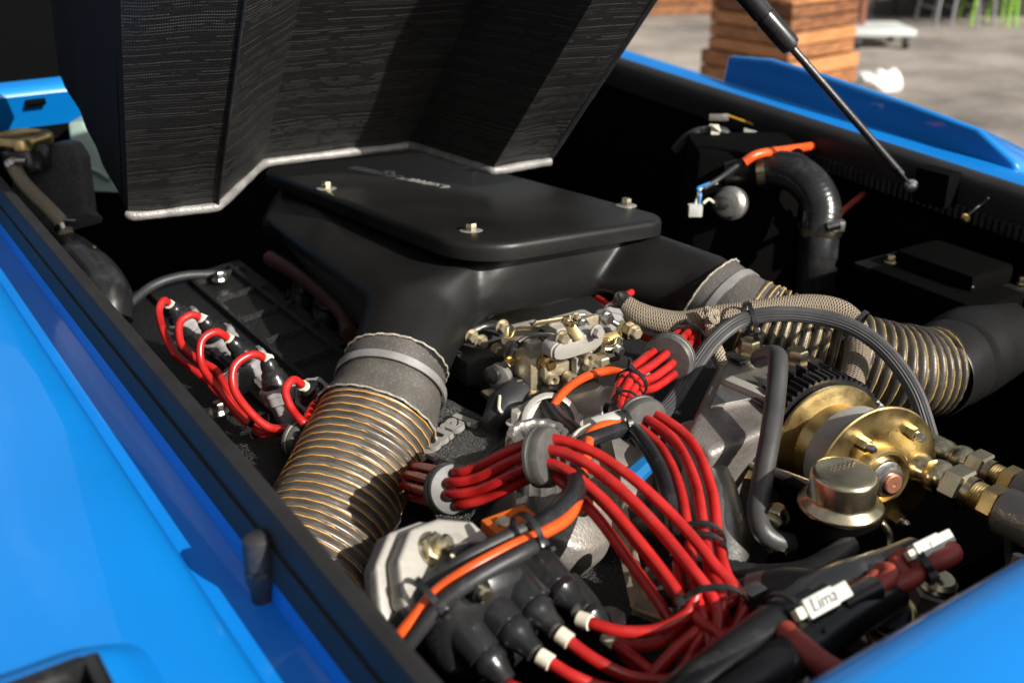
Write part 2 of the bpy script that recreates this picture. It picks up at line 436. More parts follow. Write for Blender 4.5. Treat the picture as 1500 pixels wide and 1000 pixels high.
def tie(pos, axis, r, label, tail=True, wdt=0.0022):
    """cable tie: band with a small ratchet head"""
    pos = V(pos); x, y, a = basis(axis)
    t = thing("cable_tie", label, "cable tie", pos, "black cable ties holding wires and hoses")
    B().lathe(pos - a * wdt, a, [(r, 0), (r + .0014, 0), (r + .0014, 2 * wdt), (r, 2 * wdt), (r, 0)], 24, cap=False).obj("band", GLOSSBLACK, t)
    tc = (CAM - pos).normalized(); d = (tc - a * tc.dot(a)).normalized(); sdv = a.cross(d)
    h = pos + (d * .8 + sdv * .6).normalized() * (r + .002)
    B().box(h, (.0055, .006, .0042), (sdv, a, d)).obj("ratchet_head", GLOSSBLACK, t, bevel=.0006)
    if tail: B().box(h + sdv * .004 + d * .003, (.0025, .003, .010), (sdv, a, (d + sdv * .5).normalized())).obj("tail", GLOSSBLACK, t)
    return t
#==BODY==
# ================================================================== SETTING
g = B(); g.v = [V((-60, -60, 0)), V((60, -60, 0)), V((60, 60, 0)), V((-60, 60, 0))]; g.face((0, 1, 2, 3))
g.obj("ground", GROUND, kind="structure")

def wooden_planter(label, base, w, tiers, yaw):
    """stacked open timber box: every board its own piece; tiers = [(boards, board height, inset)] from the ground up"""
    t = thing("wooden_planter", label, "planter", base, "timber planters on the paving")
    c, s = math.cos(yaw), math.sin(yaw)
    ax = [V((c, s, 0)), V((-s, c, 0))]
    z = 0.0
    for nb, bh, inset in tiers:
        half = w / 2 - inset
        for k in range(nb):
            for side in range(4):
                out = ax[side % 2] * (1 if side < 2 else -1); along = ax[(side + 1) % 2]
                j = random.uniform(-.004, .004)
                L = 2 * half + (0.04 if side % 2 else -0.004)
                B().box(V(base) + out * (half + j) + ZA * (z + bh * (k + .5)), (L, 0.035, bh - .009), (along, out, ZA)).obj("board", WOOD, t, bevel=.004, bseg=1)
        z += nb * bh
    B().box(V(base) + ZA * (z - .06), (2 * half - .05, 2 * half - .05, .03), (ax[0], ax[1], ZA)).obj("soil_board", DARKWALL, t)
    for side in range(4):
        out = ax[side % 2] * (1 if side < 2 else -1); along = ax[(side + 1) % 2]
        B().box(V(base) + out * (half - .01) + ZA * (z + .013), (2 * half + (.11 if side % 2 else -.10), .1, .024), (along, out, ZA)).obj("rim_board", WOOD if side else DARKWALL, t, bevel=.004, bseg=1)
pc = at(1150, 3, 6.15); pc.z = 0
wooden_planter("tall two-tier planter of stained timber boards standing beyond the blue fender", pc, .60, [(5, .088, 0), (4, .075, .025)], YAW * -1 + R(38))
pc = at(955, 3, 11.2); pc.z = 0
wooden_planter("low weathered timber planter standing further off across the paving", pc, 1.15, [(5, .10, 0)], -YAW + R(8))

# platform trolley
tb = atz(1293, 74, 0.0)
t = thing("platform_trolley", "pale flat platform trolley with a brown upright post on small castors", "trolley", tb)
tx, ty = RT, FW
B().box(tb + ty * .25 + ZA * .135, (.52, .50, .05), (tx, ty, ZA)).obj("platform", TROLLEY, t, bevel=.01)
for i in (-1, 1):
    for j in (0, 1):
        p = tb + tx * .2 * i + ty * (.06 + .38 * j)
        B().lathe(p + ZA * .05 - tx * .015, tx, [(.02, 0), (.05, 0), (.05, .03), (.02, .03)], 16).obj("castor_wheel", RUBBER, t)
        B().box(p + ZA * .085, (.05, .05, .05), (tx, ty, ZA)).obj("castor_bracket", DULLSTEEL, t)
pp = tb + ty * .28 - tx * .115
B().box(pp + ZA * .56, (.05, .05, .80), (tx, ty, ZA)).obj("post", RUST, t, bevel=.006)
B().tube([pp + ZA * .95 - tx * .1, pp + ZA * .95 + tx * .3], .014, 8).obj("handle", RUST, t)

# white cloth bundle on the paving
cb = atz(1297, 138, 0.0); b = B(); o = cb + FW * .14
bm = bmesh.new(); bmesh.ops.create_icosphere(bm, subdivisions=4, radius=1)
for v_ in bm.verts:
    n = v_.co.copy(); q = noise.noise(n * 1.7) * .32 + noise.noise(n * 4.2) * .13
    v_.co = RT * n.x * .165 * (1 + q) + FW * n.y * .13 * (1 + q) + ZA * (max(n.z, -.55) + .55) * .085 * (1 + q)
b.v = [o + v_.co for v_ in bm.verts]
for f_ in bm.faces: b.face([v_.index for v_ in f_.verts])
bm.free()
b.obj("cloth_bundle", WHITECLOTH, label="crumpled white cloth bundle lying on the paving", cat="cloth")

# garden chairs, mostly legs in view
def chair(base, mat, label, grp, yaw):
    t = thing("garden_chair", label, "chair", base, grp)
    c, s = math.cos(yaw), math.sin(yaw); x = V((c, s, 0)); y = V((-s, c, 0)); b0 = V(base)
    for i in (-1, 1):
        B().tube([b0 + x * .2 * i - y * .2, b0 + x * .17 * i - y * .17 + ZA * .44], .013, 8).obj("leg", mat, t)
        B().tube([b0 + x * .2 * i + y * .23, b0 + x * .18 * i + y * .19 + ZA * .44, b0 + x * .18 * i + y * .26 + ZA * .85], .013, 8).obj("leg", mat, t)
        B().tube([b0 + x * .19 * i - y * .185 + ZA * .16, b0 + x * .19 * i + y * .21 + ZA * .16], .008, 8).obj("stretcher", mat, t)
    B().box(b0 + ZA * .45, (.42, .42, .025), (x, y, ZA)).obj("seat", mat, t, bevel=.01)
    for k in range(3):
        B().box(b0 + y * (.215 + .02 * k) + ZA * (.58 + .11 * k), (.36, .015, .06), (x, y, ZA)).obj("back_slat", mat, t, bevel=.004)
for px, mt, lb in ((1386, CHAIRGREY, "grey metal chair next to a grey chair by the dark timber counter"), (1416, CHAIRGREY, "grey metal chair between another grey chair and a green chair"),
                   (1452, GREENPAINT, "bright green metal chair beside the grey chairs"), (1496, GREENPAINT, "bright green metal chair beyond the other green chair")):
    p = atz(px, 36, 0)
    chair(p + FW * random.uniform(0, .12), mt, lb, "metal chairs by the counter", -YAW + random.uniform(-.3, .3))
cb = atz(1440, 26, 0)  # dark counter added in place of the shaded ground behind the chairs
t = thing("added_counter", "dark timber counter added for the shaded ground behind the grey and green chairs", "counter", cb)
for k in range(14):
    B().box(cb + RT * (-.95 + k * .2) + FW * .1 + ZA * .52, (.19, .05, 1.04), (RT, FW, ZA)).obj("plank", DARKWALL, t, bevel=.006, bseg=1)
B().box(cb + RT * .35 + FW * .2 + ZA * 1.07, (2.95, .55, .06), (RT, FW, ZA)).obj("counter_top", DARKWALL, t, bevel=.01)

# ================================================================== CAR BODY
car = thing("car_body", "blue painted car front with an open black engine bay", "car", (0.69, 0.9, 0.0))
def sweep(name, prof, ys, mat, parent, bevel=0, zf=lambda y: 0.0, smooth=True, closed=False, angle=30, xf=lambda y: 0.0):
    """extrude an (x,z) profile along the car's length"""
    b = B()
    rings = [[V((x + xf(y), y, z + zf(y))) for x, z in prof] for y in ys]
    b.grid(rings, closed=closed, cap=closed)
    return b.obj(name, mat, parent, smooth=smooth, bevel=bevel, angle=angle)
YS = [-.25 + i * .1 for i in range(22)]
# near fender: skin, rain gutter, flange
zl = lambda y: 0.0
xl = lambda y: -.0135 + .0125 * (y - .357)
sweep("fender", [(.211, .50), (.211, 1.120), (.208, 1.124), (.1985, 1.122), (.1945, 1.112), (.192, 1.088), (.166, 1.083), (.158, 1.086), (.153, 1.112), (.146, 1.1215), (.130, 1.1250), (.075, 1.127), (.05, 1.1265), (.0, 1.119), (-.12, 1.10), (-.28, 1.06), (-.36, .98), (-.40, .85), (-.41, .4)], YS, BLUE, car, zf=zl, xf=xl, angle=60)
sweep("bonnet_seal", [(.1965, 1.1235), (.1962, 1.139), (.1995, 1.1465), (.205, 1.148), (.2105, 1.1455), (.2135, 1.138), (.2142, 1.112), (.2115, 1.112), (.2112, 1.1235)], YS, SEAL, car, zf=zl, xf=xl, closed=True, angle=50)
sweep("gutter_shade_strip", [(.1942, 1.106), (.1965, 1.126), (.1942, 1.126), (.1919, 1.106)], YS, SEAL, car, zf=zl, xf=xl, closed=True)  # dark strip added to stand in for shade on the gutter wall
# rubber bonnet buffer in the gutter
bp = V((.158, 0, 0)); q = atz(388, 880, 1.084)
b = B().lathe(q, V((0.0, 0.0, 1)), [(.0075, 0), (.0082, .012), (.0098, .016), (.0098, .024), (.0086, .0255), (.0098, .027), (.0098, .040), (.0088, .046), (.005, .049), (.001, .0495)], 28)
b.obj("bonnet_buffer", RUBBER, car)
# indicator recess on the fender
ic = atz(52, 1082, 1.132)
b = B()
for dx_, dy_, sx_, sy_ in ((-.034, 0, .008, .06), (.034, 0, .008, .06), (0, .028, .062, .007), (0, -.028, .062, .007)):
    b.box(ic + V((dx_, dy_, .004)), (sx_, sy_, .016))
b.obj("lamp_bezel", GLOSSBLACK, car, bevel=.002)
B().box(ic + ZA * -.004, (.064, .054, .008)).obj("lamp_lens", GLASS, car, bevel=.001)
b = B()
for (hx, hy, z) in ((.066, .058, -.02), (.058, .05, .0), (.050, .042, .007), (.043, .036, .0085)):
    pass
rings = []
for (hx, hy, z) in ((.072, .064, -.014), (.060, .054, -.004), (.050, .045, .005), (.043, .038, .0085), (.0375, .0325, .0085), (.0375, .0325, -.01)):
    ring = []
    for j in range(40):
        th = 2 * math.pi * j / 40; e = .35
        ring.append(ic + V((hx * math.copysign(abs(math.cos(th)) ** e, math.cos(th)), hy * math.copysign(abs(math.sin(th)) ** e, math.sin(th)), z)))
    rings.append(ring)
b.grid(rings, cap=False); b.obj("lamp_surround", BLUE, car, angle=60)

# far fender with raised flare
zr = lambda y: .058 * (y - .7)
YF = [-.25 + i * .1 for i in range(21)]
sweep("fender", [(1.236, .50), (1.236, 1.098), (1.268, 1.098), (1.271, 1.104), (1.300, 1.112), (1.308, 1.1155), (1.318, 1.116), (1.36, 1.10), (1.46, 1.05), (1.58, .95), (1.62, .8), (1.63, .4)], YF, BLUE, car, zf=zr, angle=60)
sweep("bonnet_seal", [(1.232, 1.075), (1.229, 1.100), (1.231, 1.116), (1.239, 1.1225), (1.252, 1.122), (1.262, 1.114), (1.2645, 1.0995), (1.2365, 1.0995), (1.235, 1.075)], YF, SEAL, car, zf=zr, closed=True, angle=50)
b = B()                              # ribbed grip strip below the seal
for k in range(95):
    y = .25 + k * .0095; b.box((1.2275, y, 1.072 + zr(y)), (.005, .0055, .017))
b.obj("seal_grip", RUBBER, car, kind="stuff", smooth=False)
FX = 1.322
fl = [atx(1054, 117, FX), atx(1064, 79, FX), atx(1128, 84, FX), atx(1205, 107, FX), atx(1330, 149, FX), atx(1432, 186, FX), atx(1492, 240, FX)]
fl = [fl[0] - ZA * .03] + fl[1:] + [fl[-1] - ZA * .03]
B().prism(fl, (.26, 0, -.10)).obj("fender_flare", BLUE, car, bevel=.012, bseg=4, angle=60)
# front panel and cowl
b = B(); xs = [-.3, .1, .5, .9, 1.3, 1.66]
rings = [[V((x, y, z)) for x in xs] for y, z in ((.262, .55), (.262, 1.10), (.260, 1.125), (.250, 1.1365), (.232, 1.1395), (.20, 1.139), (.10, 1.134), (-.02, 1.115), (-.16, 1.07), (-.24, 1.0), (-.26, .5))]
b.grid(rings, closed=False, cap=False); b.obj("front_panel", BLUE, car, angle=60)
b = B()
rings = [[V((x, y, z)) for x in (-.35, .0, .30, .43)] for y, z in ((1.785, 1.106), (1.782, 1.112), (1.748, 1.164), (1.751, 1.172), (1.762, 1.176), (1.790, 1.179), (1.80, 1.10))]
b.grid(rings, closed=False, cap=False); b.obj("cowl", BLUE, car, angle=50)
b = B()
rings = [[V((x, y, z)) for x in (.431, .8, 1.30)] for y, z in ((1.79, 1.10), (1.785, 1.12), (1.755, 1.165), (1.77, 1.18), (1.87, 1.185), (1.87, 1.05))]
b.grid(rings, closed=False, cap=False); b.obj("plenum_panel", PLENUM, car, angle=50)
sl = aty(52, 150, 1.753); b = B()
b.tube([sl + XA * -.014, sl + XA * .014], .0055, 12); b.obj("cowl_slot", DARKBAY, car)
b = B(); b.v = [V((-.4, 1.796, 1.165)), V((1.28, 1.796, 1.165)), V((1.15, 2.5, 1.72)), V((-.2, 2.5, 1.72))]; b.face((0, 1, 2, 3)); b.obj("windscreen", GLASS, car)
# bay lining
def panel(name, pts, mat=DARKBAY, bev=0):
    b = B(); b.v = [V(p) for p in pts]; b.face(range(len(pts))); return b.obj(name, mat, car)
panel("bay_floor", [(.2, .2, .55), (1.25, .2, .55), (1.25, 1.8, .55), (.2, 1.8, .55)])
panel("inner_wall", [(.2125 + xl(.25), .25, .55), (.2125 + xl(1.76), 1.76, .55), (.2125 + xl(1.76), 1.76, 1.11), (.2125 + xl(.25), .25, 1.11)])
panel("inner_wall", [(1.2335, .25, .55), (1.2335, 1.76, .55), (1.2335, 1.76, 1.15), (1.2335, .25, 1.085)])
panel("inner_wall", [(.2, .266, .55), (1.25, .266, .55), (1.25, .266, 1.10), (.2, .266, 1.10)])
panel("firewall", [(.2, 1.745, .55), (1.25, 1.745, .55), (1.25, 1.745, 1.117), (.2, 1.745, 1.117)])
panel("scuttle_panel", [(-.42, 1.765, .45), (.215, 1.765, .45), (.215, 1.765, 1.122), (-.42, 1.765, 1.122)])
B().box((.72, 1.735, 1.075), (1.1, .05, .035)).obj("firewall_ledge", DARKBAY, car, bevel=.004)
# hinge bracket at the far corner
hb = at(893, 103, 1.92)
t = car
B().box(hb, (.05, .02, .012), (RT, FW, ZA)).obj("hinge_plate", DULLSTEEL, car, bevel=.002)
for dx_, dz_ in ((.012, .008), (.018, -.002)):
    B().hexa(hb + RT * dx_ - FW * .008 + ZA * dz_, -FW, .008, .008, .010).obj("hinge_bolt", STEEL, car)

# ================================================================== BONNET (open, hinged at the windscreen)
hp = [at(86, 106, 1.42), at(188, 313, 1.20), at(318, 299, 1.235), at(386, 235, 1.355), at(600, 209, 1.45), at(722, 247, 1.345), at(804, 233, 1.40), at(838, 190, 1.62)]
SX = [-.10, -.105, -.08, -.05, -.02, 0.0, .0, .0]
hood = thing("bonnet", "open bonnet seen from below with a black woven liner and worn metal lip", "bonnet", hp[3])
def hpt(i, L): return hp[i] + V((SX[i], -.65, .76)) * L
LL = [0, .006] + [.025 * k for k in range(1, 15)] + [.45, .62]
names = ["side_panel", "liner_panel", "liner_panel", "liner_panel", "liner_panel", "liner_panel", "side_panel"]
ua = 0
for i in range(7):
    b = B(); W = (hp[i + 1] - hp[i]).length; nu = 16
    pl = []
    nrm = (hp[i + 1] - hp[i]).cross(V((0, -.65, .76))).normalized()
    for L_ in LL:
        row = []
        for k in range(nu + 1):
            s_ = k / nu
            p = hpt(i, L_).lerp(hpt(i + 1, L_), s_)
            edge = min(s_, 1 - s_) * 2
            p = p + nrm * (noise.noise(V((s_ * W * 14 + i * 3, L_ * 8, 0))) * .0045 * min(1, edge * 3))
            row.append(p)
        pl.append(row)
    o = len(b.v)
    for r_ in pl: b.v.extend(r_)
    for a in range(len(LL) - 1):
        for k in range(nu):
            u0, u1 = ua + W * k / nu, ua + W * (k + 1) / nu
            n_ = nu + 1
            b.face((a * n_ + k, a * n_ + k + 1, (a + 1) * n_ + k + 1, (a + 1) * n_ + k), [(u0, LL[a]), (u1, LL[a]), (u1, LL[a + 1]), (u0, LL[a + 1])])
    ua += W
    b.obj(names[i], LINER if 0 < i < 6 else FABRIC, hood, angle=80)
# outer skin, just above the liner
b = B(); n_ = len(hp); off = V((0, .76, .65)) * .022
rings = [[hpt(i, L_) + off + V((.03 if i == 0 else 0, .05 if i == 0 else 0, 0)) for i in range(n_)] for L_ in (0, .3, .63)]
b.grid(rings, closed=False, cap=False); b.obj("outer_skin", FABRIC, hood)
# rolled metal lip along the lower edge
lip = []
for i in range(1, 6):
    A_, B_ = hp[i], hp[i + 1]
    lip += [A_.lerp(B_, .08), A_.lerp(B_, .5), A_.lerp(B_, .92)]
lip = [hp[1] + V((0, .004, .004))] + lip + [hp[6]]
lip = [p + V((0, -.001, -.003)) for p in lip]
B().tube(lip, .0058, 10, 6, rfun=lambda L_, r_: r_ * (1 + .14 * noise.noise(V((L_ * 60, 0, 0))))).obj("metal_lip", RIM, hood)
B().tube([hpt(2, L_) + V((0, -.002, -.001)) for L_ in (0, .1, .3, .6)], .0016, 6).obj("seam", RUBBER, hood)
B().tube([hpt(6, L_) + V((.002, .004, 0)) for L_ in (0, .1, .3, .6)], .006, 8).obj("edge_trim", RUBBER, hood)

# ================================================================== GAS STRUT
lo = atx(1333, 270, 1.205); jn = at(1160, 70, 1.36); hi = jn + (jn - lo).normalized() * .34
st = thing("gas_strut", "black gas strut holding the bonnet open beside the far fender", "gas strut", lo)
d_ = (hi - lo).normalized()
B().tube([lo + d_ * .018, jn], .0052, 14).obj("rod", GLOSSBLACK, st)
B().lathe(jn - d_ * .002, d_, [(.007, 0), (.0125, .004), (.0135, .010), (.0135, .055), (.0122, .056), (.0135, .058), (.0135, .42), (.009, .43)], 24).obj("cylinder", GLOSSBLACK, st)
b = B(); b.box(lo + d_ * .012, (.004, .018, .036), ((-FW).cross(d_).normalized(), (-FW), d_)); b.obj("end_fitting", GLOSSBLACK, st, bevel=.003)
B().lathe(lo - FW * .004, -FW - XA * .3, [(.002, 0), (.0085, 0), (.0085, .004), (.0055, .005), (.0055, .012), (.003, .013)], 20).obj("ball_stud", STEEL, st)
B().box(lo + V((.014, -.03, .002)), (.028, .05, .045)).obj("mount_bracket", DARKBAY, st, bevel=.003)
# ================================================================== ENGINE MASS
eng = thing("engine_block", "dark cast engine block filling the bay below the manifold", "engine", (.68, .9, .56))
B().box((.68, .93, .745), (.44, .80, .37)).obj("crankcase", CRINKLEDIM, eng, bevel=.02)
B().box((.66, .545, .80), (.36, .08, .22)).obj("timing_cover", GREYMET, eng, bevel=.02)
# intake manifold between the banks
b = B()
b.box((.665, 1.0, .955), (.12, .46, .07))
b.obj("manifold", ALUPALE, eng, bevel=.015)

# ---- left bank cam cover with ribs
lc = thing("cam_cover", "black ribbed cam cover carrying the row of spark plug leads by the near fender", "cam cover", (.36, .95, .80), "cam covers")
cz = lambda x: .985 + (x - .30) * .10
def slab(x0, x1, y0, y1, z0, dz, name, mat, par, bev):
    P = [V((x0, y0, z0)), V((x1, y0, z0)), V((x1, y1, z0)), V((x0, y1, z0))]
    b = B(); b.v = P + [V((p.x, p.y, cz(p.x) + dz)) for p in P]
    for q in ((3, 2, 1, 0), (4, 5, 6, 7), (0, 1, 5, 4), (1, 2, 6, 5), (2, 3, 7, 6), (3, 0, 4, 7)): b.face(q)
    return b.obj(name, mat, par, bevel=bev)
slab(.245, .485, .82, 1.36, .80, -.012, "cover_shell", CRINKLEDIM, lc, .01)
for x in (.275, .345, .40, .455):
    slab(x, x + .006, .83, 1.33, .97, -.004, "rib", CRINKLEDIM, lc, .0015)
for k in range(7):
    y = .86 + k * .075
    slab(.40, .475, y, y + .005, .97, -.005, "cross_rib", CRINKLEDIM, lc, .0015)
for k in range(6):
    y = .85 + k * .085
    slab(.246, .275, y, y + .022, .95, .002, "edge_lug", CRINKLE, lc, .003)
for px, py in ((321, 604), (322, 410), (252, 500)):
    p = atz(px, py, .992)
    B().hexa(p, ZA, .0065, .010, .010).obj("cover_nut", STEEL, lc)
# intake stubs in the valley left side
for k in range(4):
    p = atz(430 + k * 38, 440 + k * 26, .99)
    B().lathe(p - ZA * .02, V((.4, 0, 1)), [(.018, 0), (.018, .03), (.013, .032), (.013, .045), (.004, .048)], 16).obj("intake_stub", GLOSSBLACK, lc)

# ---- right bank cam cover with raised lettering
A0 = at(612, 596, 1.0); A1 = at(752, 640, .98)      # far edge
A2 = at(660, 765, .86); A3 = at(560, 740, .86)
rc = thing("cam_cover", "black crinkle painted cam cover with raised silver lettering under the corrugated hose", "cam cover", V((.55, .70, .86)), "cam covers")
topp = [atz(612, 606, .994), atz(645, 574, .998), atz(748, 628, 1.004), atz(746, 655, 1.002), atz(700, 705, .992), atz(660, 765, .982), atz(630, 742, .984), atz(618, 664, .989)]
pn = (topp[2] - topp[0]).cross(topp[5] - topp[0]).normalized(); pn = pn if pn.z > 0 else -pn
c0 = sum(topp, V()) / len(topp)
topp = [p - pn * (p - c0).dot(pn) for p in topp]
B().prism([p - pn * .07 for p in topp], pn * .062).obj("cover_shell", CRINKLE, rc, bevel=.008, bseg=3)
B().prism([c0 - pn * .02 + (p - c0) * .80 for p in topp], pn * .018).obj("raised_panel", CRINKLE, rc, bevel=.006, bseg=3)
def onp(px, py, h=0.0):
    r = ray(px, py); t_ = (c0 + pn * h - CAM).dot(pn) / r.dot(pn); return CAM + r * t_
lowp = [atz(570, 690, .925), atz(720, 715, .925), atz(660, 850, .925), atz(500, 880, .925)]
B().prism([p - ZA * .05 for p in lowp], ZA * .05).obj("cover_foot", CRINKLE, rc, bevel=.006)
l0, l1 = onp(672, 607, .002), onp(604, 659, .002)
text("lettering", "lamborghini", l0, l1 - l0, pn.cross(l1 - l0), .0400, .0026, LETTER, rc, bold=.0012)
for q0_, q1_ in (((640, 586), (735, 634)), ((700, 690), (742, 650))):
    B().tube([onp(*q0_, -.004), onp(*q1_, -.004)], .006, 8).obj("rib", CRINKLE, rc)
# valley plate strip beside it
s0, s1 = atz(738, 668, 1.006), atz(672, 740, .994)
B().box((s0 + s1) / 2, ((s1 - s0).length, .012, .006), ((s1 - s0).normalized(), (s1 - s0).cross(ZA).normalized(), ZA)).obj("edge_strip", DULLSTEEL, rc, bevel=.001)

# ================================================================== AIRBOX
zl_ = lambda x, y: 1.140 - .063 * (x - .549) - .075 * (y - .855)
def rrect(x0, x1, y0, y1, radii, n=8):
    out = []
    for (cx, cy, a0), r in zip(((x1, y0, -90), (x1, y1, 0), (x0, y1, 90), (x0, y0, 180)), radii):
        ox = cx - r if cx == x1 else cx + r; oy = cy - r if cy == y1 else cy + r
        for k in range(n + 1):
            th = R(a0 + 90 * k / n); out.append((ox + r * math.cos(th), oy + r * math.sin(th)))
    return out
ab = thing("airbox", "matt black airbox with a flat bolted lid feeding two corrugated hoses", "airbox", (.67, 1.1, 1.0))
ol = rrect(.536, .806, .848, 1.40, (.035, .035, .04, .062))
rings = []
for s_, h in ((.985, -.020), (1.0, -.018), (1.0, -.006), (.996, -.002), (.988, 0), (.97, .0005)):
    cx, cy = .671, 1.124
    rings.append([V((cx + (x - cx) * (1 - (1 - s_) * 1.9), cy + (y - cy) * s_, zl_(x, y) + h)) for x, y in ol])
lid = B().grid(rings).obj("lid", SATIN, ab, angle=50)
# body: tapered tub and two trumpets, fused
b = B(); rings = []
for ins, dz, xl in ((.012, -.016, 0), (.008, -.04, -.02), (.006, -.065, -.035), (.010, -.085, -.045)):
    o2 = rrect(.548 + ins + xl, .800 - ins, .862 + ins, 1.385, (.04, .04, .04, .06))
    rings.append([V((x, y, zl_(max(x, .55), y) + dz)) for x, y in o2])
b.grid(rings)
def hull(b_, pts):
    """add the convex hull of pts to a builder"""
    bm = bmesh.new()
    for p in pts: bm.verts.new(p)
    bmesh.ops.convex_hull(bm, input=bm.verts)
    for v_ in [v_ for v_ in bm.verts if not v_.link_faces]: bm.verts.remove(v_)
    bm.verts.index_update(); o_ = len(b_.v)
    b_.v.extend([v_.co.copy() for v_ in bm.verts])
    for f_ in bm.faces: b_.face([o_ + v_.index for v_ in f_.verts])
    bm.free()
def ringp(c, a, r, n=28):
    x, y, a = basis(a); return [c + (x * math.cos(2 * math.pi * k / n) + y * math.sin(2 * math.pi * k / n)) * r for k in range(n)]
LA = at(580, 545, 1.05) - at(604, 478, 1.10)
r1, r2 = ringp(at(604, 478, 1.115), LA, .054), ringp(at(580, 548, 1.05), LA, .047)
hull(b, r1 + r2)
hull(b, r1 + [V((.566, .885, 1.112)), V((.566, 1.36, 1.084)), V((.505, 1.32, 1.055)), V((.60, .89, 1.062)), V((.62, .90, 1.11))])
b.tube([at(780, 392, 1.22), at(705, 412, 1.20), at(650, 445, 1.155), at(612, 478, 1.115)], [.030, .040, .046, .048], 24, 8)
RA = at(1062, 448, 1.17) - at(1030, 425, 1.19)
r3, r4 = ringp(at(1028, 424, 1.195), RA, .0425), ringp(at(1062, 446, 1.17), RA, .0415)
hull(b, r3 + r4)
hull(b, r3 + [V((.785, .885, 1.108)), V((.785, 1.12, 1.092)), V((.70, .885, 1.06)), V((.74, .90, 1.10))])
o = b.obj("tub", SATIN, ab); remeshed(o, .0032, 22)
B().tube([at(395, 378, 1.38), at(440, 404, 1.33), at(500, 455, 1.22), at(514, 490, 1.16)], .010, 10).obj("gasket", BROWN, ab)
B().box((.70, 1.0, 1.035), (.10, .11, .03)).obj("mounting_flange", BRASS, ab, bevel=.004)
# lid bolts in dished seats
for px, py in ((690, 338), (917, 301), (478, 276), (692, 245)):
    r = ray(px, py); t_ = .3
    for _ in range(40):
        p = CAM + r * t_; t_ += (p.z - zl_(p.x, p.y) - .001) / -r.z
    p = CAM + r * t_; nn = V((.063, .075, 1)).normalized()
    B().lathe(p - nn * .0005, nn, [(.0125, 0), (.0125, .0008), (.0105, .0016), (.004, .0010)], 24).obj("bolt_seat", CLAMP, lid)
    B().hexa(p + nn * .001, nn, .0062, .0075).obj("lid_bolt", GOLDPALE, lid)
# script badge on the lid
def onlid(px, py, h=.001):
    r = ray(px, py); t_ = .3
    for _ in range(40):
        p = CAM + r * t_; t_ += (p.z - zl_(p.x, p.y) - h) / -r.z
    return CAM + r * t_
q0, q1 = onlid(662, 274), onlid(532, 246)
text("script_badge", "Lamborghini", q0, q1 - q0, V((-.063, -.075, 1)).cross(q1 - q0), .040, .0012, CLAMP, lid, shear=.5, bold=-.0002)

